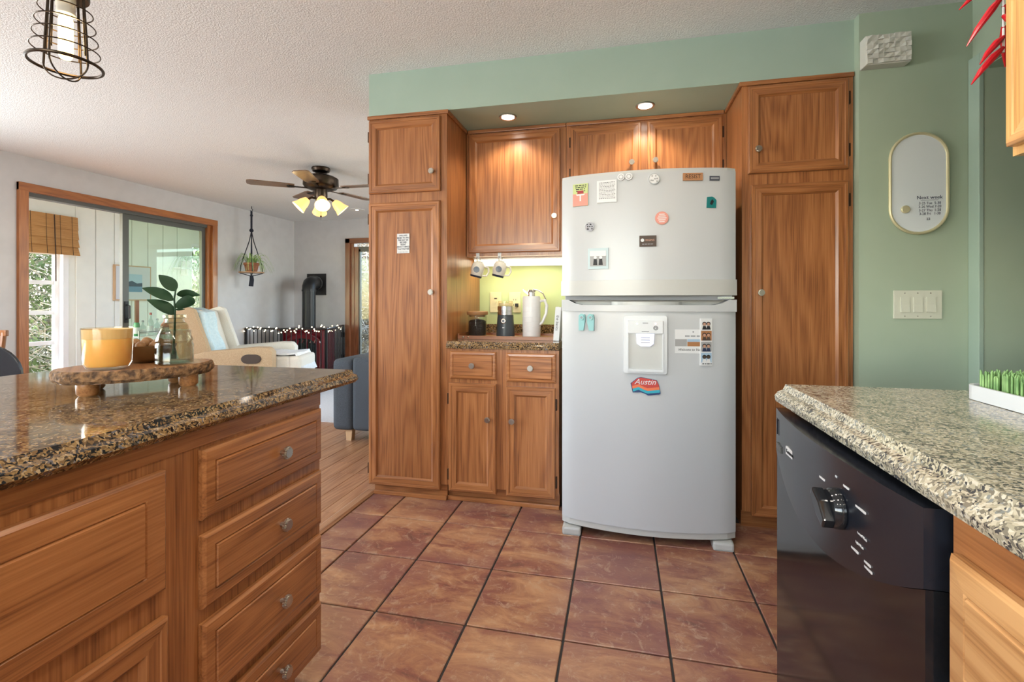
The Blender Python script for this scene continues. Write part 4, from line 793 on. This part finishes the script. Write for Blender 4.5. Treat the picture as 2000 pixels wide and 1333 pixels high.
# ---------------------------------------------------------------- recliner
RC = (-4.28, 4.78, 0); o = thing('recliner', 'cream boucle wing recliner with a dark oval side lever', 'armchair', RC, rz=R(18))
part('base', MB().box(-.38,.42,-.34,.34,.04,.30), 'boucle', o, True, bevel=.03)
part('seat', MB().box(-.3,.62,-.27,.27,.31,.50), 'boucle_light', o, True, bevel=.06, smooth=True, seg=3)
part('footrest', MB().box(.57,.72,-.27,.27,.14,.50), 'boucle_light', o, True, bevel=.05, smooth=True, seg=3)
for s in (-1, 1):
    ar = part('arm', MB().prism([(-.48,.05),(.46,.05),(.47,.56),(.43,.615),(.30,.62),(-.25,.575),(-.5,.5)], XZ, s*.28, s*.41), 'boucle' if s < 0 else 'boucle_light', o, True, bevel=.03, smooth=True)
part('lever', MB().prism([(.25+.075*math.cos(R(a))+(.05 if abs(a) < 90 or a > 270 else -.05)*.6, .49+.052*math.sin(R(a))) for a in range(0,360,15)], XZ, -.425, -.411), 'brown_mag', o, True, bevel=.006, label='dark brown oval lever plate')
bk = Matrix.Translation((-.33,0,.42)) @ Matrix.Rotation(R(-16),4,'Y')
part('backrest', MB().box(-.13,.06,-.30,.30,0,.62).xf(bk), 'boucle_light', o, True, bevel=.06, smooth=True, seg=3)
for s in (-1, 1): part('wing', MB().prism([(-.17,-.02),(.16,.0),(.15,.25),(.13,.6),(.08,.645),(-.14,.635),(-.17,.5)], XZ, s*.29, s*.37).xf(bk), 'boucle' if s < 0 else 'boucle_light', o, True, bevel=.03, smooth=True)
vs = []; fs = []
for i in range(9):
    for j in range(7):
        t = i/8; px = .085-.0*t; vs.append(tuple(bk @ Vector((.075+.02*math.sin(j*1.7)+.015*math.sin(t*9), -.22+.06*j, .63-.55*t)))) if i else vs.append(tuple(bk @ Vector((-.03, -.22+.06*j, .645))))
for i in range(8):
    for j in range(6): fs.append((i*7+j, i*7+j+1, i*7+j+8, i*7+j+7))
th = solo('throw_blanket', MB().add(vs, fs), 'throw_blue', 'pale blue throw hanging over the recliner back', 'blanket', RC, R(18), smooth=True); sm = th.modifiers.new('thick', 'SOLIDIFY'); sm.thickness = .015; sm.offset = 1
vs = []; fs = []
for i in range(12):
    for j in range(8):
        x_ = -.15+.08*i; z_ = .515+.008*math.sin(i*1.3+j); 
        if x_ > .66: z_ = .515-(x_-.62)*1.9; x_ = .735
        vs.append((x_, -.24+.068*j, z_))
for i in range(11):
    for j in range(7): fs.append((i*8+j, i*8+j+1, i*8+j+9, i*8+j+8))
th = solo('seat_cover', MB().add(vs, fs), 'throw_white', 'white blanket spread over the recliner seat and footrest', 'blanket', RC, R(18), smooth=True); sm = th.modifiers.new('thick', 'SOLIDIFY'); sm.thickness = .015; sm.offset = 1
# ---------------------------------------------------------------- stove, gate, lights
o = thing('pellet_stove', 'dark red enamel stove with black flue pipe in the corner', 'stove', (-4.64, 6.45, 0), rz=R(14))
part('hearth_pad', MB().box(-.38,.38,-.32,.32,0,.03), 'black_matte', o, True); part('body', MB().box(-.32,.32,-.2,.25,.10,.68), 'stove_red', o, True, bevel=.015)
part('top_plate', MB().box(-.35,.35,-.26,.28,.681,.715), 'stove_red', o, True, bevel=.01); part('base', MB().box(-.34,.34,-.24,.26,.031,.099), 'stove_red', o, True, bevel=.01)
ar = lambda r, zc, n=16: [(r*math.cos(math.pi*k/n), zc+r*.55*math.sin(math.pi*k/n)) for k in range(n+1)]
dr = part('door', MB().prism([(.26,.14)]+ar(.26,.50)+[(-.26,.14)], XZ, -.225, -.201), 'stove_red', o, True, bevel=.005); part('glass', MB().prism([(.2,.18)]+ar(.2,.46)+[(-.2,.18)], XZ, -.229, -.2255), 'stove_glass', dr, True)
part('arch', MB().tube([(p,-.232,z) for p, z in [(.26,.14)]+ar(.26,.50)+[(-.26,.14)]], .014, 6), 'stove_red', dr, True)
for x in (-.07,.07): part('muntin', MB().box(x-.012,x+.012,-.236,-.2295,.18,.56), 'stove_red', dr, True)
for k in range(7): part('grille_bar', MB().tube([(-.18+.06*k,-.234,.50),(-.18+.06*k+.02,-.234,.55)], .006, 6), 'stove_red', dr, True)
for x in (-.29,.29): part('corner_post', MB().tube([(x,-.22,.1),(x,-.22,.68)], .022, 10), 'stove_red', o, True)
pv = [(-4.70,6.55,.716),(-4.70,6.55,1.28)]; part('flue_pipe', MB().tube(pv, .098, 20), 'black_metal', o, smooth=True)
part('flue_elbow', MB().tube([(-4.70,6.55,1.28),(-4.70,6.55,1.34),(-4.715,6.59,1.39),(-4.74,6.66,1.41),(-4.85,6.95,1.41)], .1, 20), 'black_metal', o, smooth=True); part('flue_collar', MB().tube([(-4.70,6.55,1.27),(-4.70,6.55,1.30)], .106, 20), 'black_metal', o); part('flue_collar', MB().tube([(-4.82,6.87,1.41),(-4.835,6.90,1.41)], .12, 20), 'black_metal', o)
part('wall_plate', MB().box(-5.05,-4.70,6.985,6.999,1.22,1.57), 'black_matte', o)
G0, G1, G2, G3 = Vector((-5.28,5.92,0)), Vector((-4.66,5.88,0)), Vector((-4.02,5.98,0)), Vector((-4.36,6.95,0))
o = thing('hearth_gate', 'black metal bar safety gate around the stove', 'gate', (-4.65, 6.0, 0))
for a, b, n in ((G0,G1,9), (G1,G2,9), (G2,G3,13)):
    up, lo = Vector((0,0,.73)), Vector((0,0,.05))
    part('top_rail', MB().tube([a+up, b+up], .012, 8), 'black_metal', o); part('bottom_rail', MB().tube([a+lo, b+lo], .012, 8), 'black_metal', o)
    for k in range(n+1):
        p = a+(b-a)*k/n; r = .018 if k in (0, n) else .006; part('post' if k in (0, n) else 'bar', MB().tube([p+Vector((0,0,.0 if r > .01 else .05)), p+Vector((0,0,.735))], r, 8), 'black_metal', o)
for z in (.22,.58): part('hinge_bracket', MB().box(-4.39,-4.335,6.925,6.95,z-.04,z+.04), 'black_metal', o)
o = thing('string_lights', 'warm fairy lights draped along the top of the hearth gate', 'string lights', (-4.65, 6.0, .7)); random.seed(9); pts = []
for a, b, n in ((G0,G1,16), (G1,G2,24), (G2,G3,22)):
    for k in range(n): pts.append(a+(b-a)*k/n+Vector((random.uniform(-.02,.02), random.uniform(-.03,-.012), .73+random.uniform(-.05,.035))))
part('wire', MB().tube(pts, .004, 5), 'black_metal', o)
bme = mesh('bulb', MB().ball((0,0,0), .009, 8), 'fairy')
for p in pts[::1]:
    b = bpy.data.objects.new('bulb', bme); COL.objects.link(b); b.parent = o; b.location = p+Vector((0,-.012,random.uniform(-.02,.02)))-Vector((-4.65,6.0,.7))
# ---------------------------------------------------------------- sofa, rug, dining set
o = thing('sofa', 'dark blue-grey fabric sofa seen from behind past the island', 'sofa', (-1.6, 3.8, 0))
part('back', MB().box(-2.06,-.75,3.40,3.62,.10,.68), 'sofa_blue', o, bevel=.04, smooth=True, seg=3)
for x0, x1 in ((-2.25,-2.065), (-.745,-.56)): part('arm', MB().box(x0,x1,3.42,4.25,.09,.66), 'sofa_blue', o, bevel=.05, smooth=True, seg=3)
part('seat_base', MB().box(-2.06,-.75,3.625,4.25,.10,.28), 'sofa_blue', o, bevel=.02)
for x0, x1 in ((-2.055,-1.41), (-1.405,-.755)): part('cushion', MB().box(x0,x1,3.63,4.27,.285,.45), 'sofa_blue', o, bevel=.04, smooth=True)
for x in (-2.13,-.68):
    for y in (3.50,4.18): part('leg', MB().prism([(-.022,0),(.022,0),(.03,.09),(-.03,.09)], lambda p, q_, t: (x+p, t, q_), y-.025, y+.025), 'foot_wood', o)
solo('throw_pillow', MB().box(-.24,.24,-.07,.07,-.22,.22), 'pillow_blue', 'blue throw pillow standing up behind the sofa back', 'pillow', (-1.72, 3.73, .69), R(4), bevel=.066, smooth=True, seg=4)
solo('area_rug', MB().box(-.63,.63,-.9,.9,0,.012), 'rug', 'pale grey rug on the plank floor by the sofa', 'rug', (-2.93, 4.85, .001))
o = thing('dining_chair', 'dark dining chair with a curved cut-out back at the left edge', 'chair', (-3.63, 1.94, 0), rz=R(35))
bp = arc(0, .78, .2, 0, 180, 14); part('backrest', MB().prism([(.2,.48),(.2,.78)][:1]+arc(0,.67,.2,0,180,16)+[(-.2,.48),(-.165,.48)]+[(p*.55, z-.14+.02) for p, z in arc(0,.67,.2,180,0,12)]+[(.165,.48)], XZ, .17, .20), 'chair_black', o, True, bevel=.004)
part('seat', MB().box(-.21,.21,-.21,.21,.44,.475), 'seat_brown', o, True, bevel=.01)
for sx in (-1,1):
    for sy in (-1,1): part('leg', MB().tube([(sx*.18,sy*.18,.44),(sx*.2,sy*.2,0)], [.018,.013], 8), 'chair_black', o, True)
    part('back_post', MB().tube([(sx*.18,.185,.44),(sx*.185,.185,.52)], .014, 8), 'chair_black', o, True)
o = thing('dining_chair', 'brown wooden chair whose top rail shows at the far left edge', 'chair', (-5.03, 2.62, 0))
part('seat', MB().box(-.22,.22,-.2,.22,.44,.47), 'table_brown', o, True, bevel=.008)
for sx in (-1,1):
    part('back_post', MB().tube([(sx*.2,.2,0),(sx*.2,.2,.46),(sx*.2,.24,.87)], .018, 8), 'table_brown', o, True); part('leg', MB().tube([(sx*.2,-.18,0),(sx*.2,-.18,.44)], .018, 8), 'table_brown', o, True)
part('top_rail', MB().box(-.24,.24,.225,.25,.84,.89), 'table_brown', o, True, bevel=.008)
for x in (-.1,0,.1): part('spindle', MB().tube([(x,.2,.47),(x,.235,.845)], .009, 6), 'table_brown', o, True)
# ---------------------------------------------------------------- sunroom things
o = thing('bamboo_blind', 'rolled bamboo roman shade over the sunroom window', 'blind', (-7.75, 4.72, 1.78))
for i, (a, b) in enumerate(((1.78,1.93),(1.90,2.04),(2.01,2.18),(2.15,2.34))): part('fold', MB().prism([(-7.735+.012*(3-i),a),(-7.72+.012*(3-i),a),(-7.735,b),(-7.75,b)], lambda p, q_, t: (p, t, q_), 3.98, 5.44), 'bamboo', o)
for y in (4.35,4.6,4.85,5.03,5.2,5.35): part('thread', MB().tube([(-7.685,y,1.78),(-7.70,y,1.95),(-7.715,y,2.34)], .003, 5), 'thread', o)
part('pull_cord', MB().tube([(-7.70,5.12,2.33),(-7.675,5.12,1.78),(-7.68,5.125,1.40)], .007, 6), 'thread', o)
o = thing('framed_picture', 'framed blue seascape print with white mat on the sunroom wall', 'picture', (-7.78, 6.28, 1.41))
part('frame', MB().box(-7.784,-7.755,5.98,6.58,1.13,1.70), 'foot_wood', o); part('mat', MB().box(-7.7545,-7.751,6.0,6.56,1.15,1.68), 'paper', o); pc = part('print', MB().box(-7.7505,-7.748,6.1,6.42,1.27,1.56), 'art_sky', o)
part('sea', MB().box(-7.7475,-7.746,6.1,6.42,1.27,1.36), 'art_blue', pc); part('hills', MB().prism([(6.1,1.36),(6.42,1.36),(6.42,1.42),(6.33,1.41),(6.25,1.45),(6.18,1.43),(6.1,1.46)], lambda p, q_, t: (t, p, q_), -7.7475, -7.746), 'art_dark', pc)
o = thing('bar_cart', 'slim metal bar cart with glass shelves in the sunroom', 'bar cart', (-6.75, 5.85, 0))
for x in (-6.95,-6.6):
    for y in (5.42,6.3): part('post', MB().tube([(x,y,0),(x,y,.70)], .011, 8), 'alu', o)
for z in (.22,.615): part('shelf', MB().box(-6.96,-6.59,5.41,6.31,z-.008,z+.006), 'shade_lt', o)
part('rail', MB().tube([(-6.6,5.42,.68),(-6.6,6.3,.68)], .007, 8), 'alu', o)
BT = [(5.47,.30,.036,'bottle_green','green','with red cap'),(5.56,.22,.04,'bottle_clear','clear','first of the squat ones'),(5.68,.33,.036,'bottle_clear','tall clear','with black stopper'),(5.78,.24,.042,'bottle_clear','wide clear','between two taller ones'),(5.90,.25,.05,'bottle_pink','pink round','in the middle of the cart'),(6.0,.29,.034,'bottle_red','dark red','beside the pink one'),(6.1,.30,.033,'bottle_blue','blue','next to the dark red one'),(6.21,.26,.036,'bottle_clear','small clear','at the far end of the cart')]
for y, h, r, mt, cn, ex in BT:
    o = thing('bottle', f'{cn} glass bottle {ex} on the bar cart', 'bottle', (-6.70, y, .6215), group='bottles on the bar cart')
    part('glass', MB().lathe([(r*.9,0),(r,.006),(r,h*.55),(r*.85,h*.63),(.014,h*.74),(.013,h*.9)], n=16), mt, o, True, smooth=True); part('cap', MB().lathe([(.015,h*.9),(.016,h*.905),(.016,h),(.01,h+.002)], n=12), 'bottle_red' if cn in ('green','tall clear') else 'ink_grey', o, True); part('label_band', MB().lathe([(r+.0006,h*.12),(r+.0006,h*.42)], n=16), 'paper', o, True)
for y, h in ((5.6,.27),(5.75,.3),(6.05,.28),(6.18,.25)):
    o = thing('bottle', {5.6:'clear bottle at the left of the lower cart shelf',5.75:'clear bottle second from the left on the lower cart shelf',6.05:'clear bottle second from the right on the lower cart shelf',6.18:'clear bottle at the right of the lower cart shelf'}[y], 'bottle', (-6.7, y, .2265), group='bottles on the lower shelf'); part('glass', MB().lathe([(.034,0),(.037,.006),(.037,h*.6),(.014,h*.78),(.013,h)], n=14), 'bottle_clear', o, True, smooth=True); part('cap', MB().lathe([(.015,h),(.015,h+.03)], n=10), 'ink_grey', o, True)
o = thing('wall_shelf', 'small white wall shelf at the end of the sunroom', 'shelf', (-7.7, 7.2, 1.6)); part('board', MB().box(-7.783,-7.60,7.02,7.38,1.70,1.725), 'white_trim', o); part('bracket', MB().box(-7.783,-7.64,7.18,7.21,1.58,1.699), 'white_trim', o)
o = thing('shelf_plant', 'trailing spider plant in a white pot on the sunroom shelf', 'plant', (-7.69, 7.2, 1.726)); part('pot', MB().lathe([(.06,0),(.08,.12),(.07,.12),(.05,.03)], n=18), 'ceramic', o, True)
random.seed(6)
for k in range(26):
    a = random.uniform(-1.7, 1.7); l = random.uniform(.2,.42); d = Vector((math.cos(a), math.sin(a), 0)); s_ = Vector((-d.y, d.x, 0)); vs = []; fs = []
    for i in range(8):
        t = i/7; p = d*l*t+Vector((0,0,.12+.16*math.sin(math.pi*t*.8)-.35*t*t)); w = .012*(1-t*.85); vs += [p-s_*w, p+Vector((0,0,-.003)), p+s_*w]
    for i in range(7): fs += [(i*3,i*3+1,i*3+4,i*3+3), (i*3+1,i*3+2,i*3+5,i*3+4)]
    part('leaf', MB().add(vs, fs), 'leaf_spider', o, True)
# ---------------------------------------------------------------- bushes outside
def bush(c, r, h, nt, nl, seed, label, leafm='foliage', group='bushes outside the windows'):
    rn = random.Random(seed); o = thing('garden_bush', label, 'bush', (c[0], c[1], -.3), group=group)
    tw = MB(); lf = MB()
    for k in range(nt):
        b = Vector((rn.uniform(-r,r), rn.uniform(-r,r), rn.uniform(0,h))); d = Vector((rn.uniform(-1,1), rn.uniform(-1,1), rn.uniform(-.6,.8))).normalized(); l = rn.uniform(.3,1.1)
        tw.tube([b, b+d*l*.5+Vector((rn.uniform(-.1,.1), rn.uniform(-.1,.1), 0)), b+d*l], [.011,.008,.002], 3, cap=False)
    for k in range(nl):
        p = Vector((rn.uniform(-r,r), rn.uniform(-r,r), rn.uniform(0,h))); a = Vector((rn.uniform(-1,1), rn.uniform(-1,1), rn.uniform(-1,1))).normalized(); b = a.orthogonal().normalized(); s = rn.uniform(.03,.08)
        lf.add([p-a*s, p+b*s*.35, p+a*s, p-b*s*.35], [(0,1,2,3)])
    part('trunk', MB().tube([(0,0,0),(.05,.03,h*.5),(0,0,h)], [.06,.04,.01], 7), 'twig', o, True); part('twigs', tw, 'twig', o, True)['kind'] = 'stuff'
    part('foliage', lf, leafm, o, True)['kind'] = 'stuff'
bush((-10.4,6.0), 1.35, 3.6, 1700, 12000, 1, 'tangled green bush outside the sunroom window')
bush((-10.8,10.4), 1.1, 3.4, 900, 6000, 5, 'bush beyond the small end window of the sunroom')
bush((-5.5,9.9), 1.0, 3.2, 3000, 2500, 3, 'pale bare bush outside the far glass door', 'dry_grass')
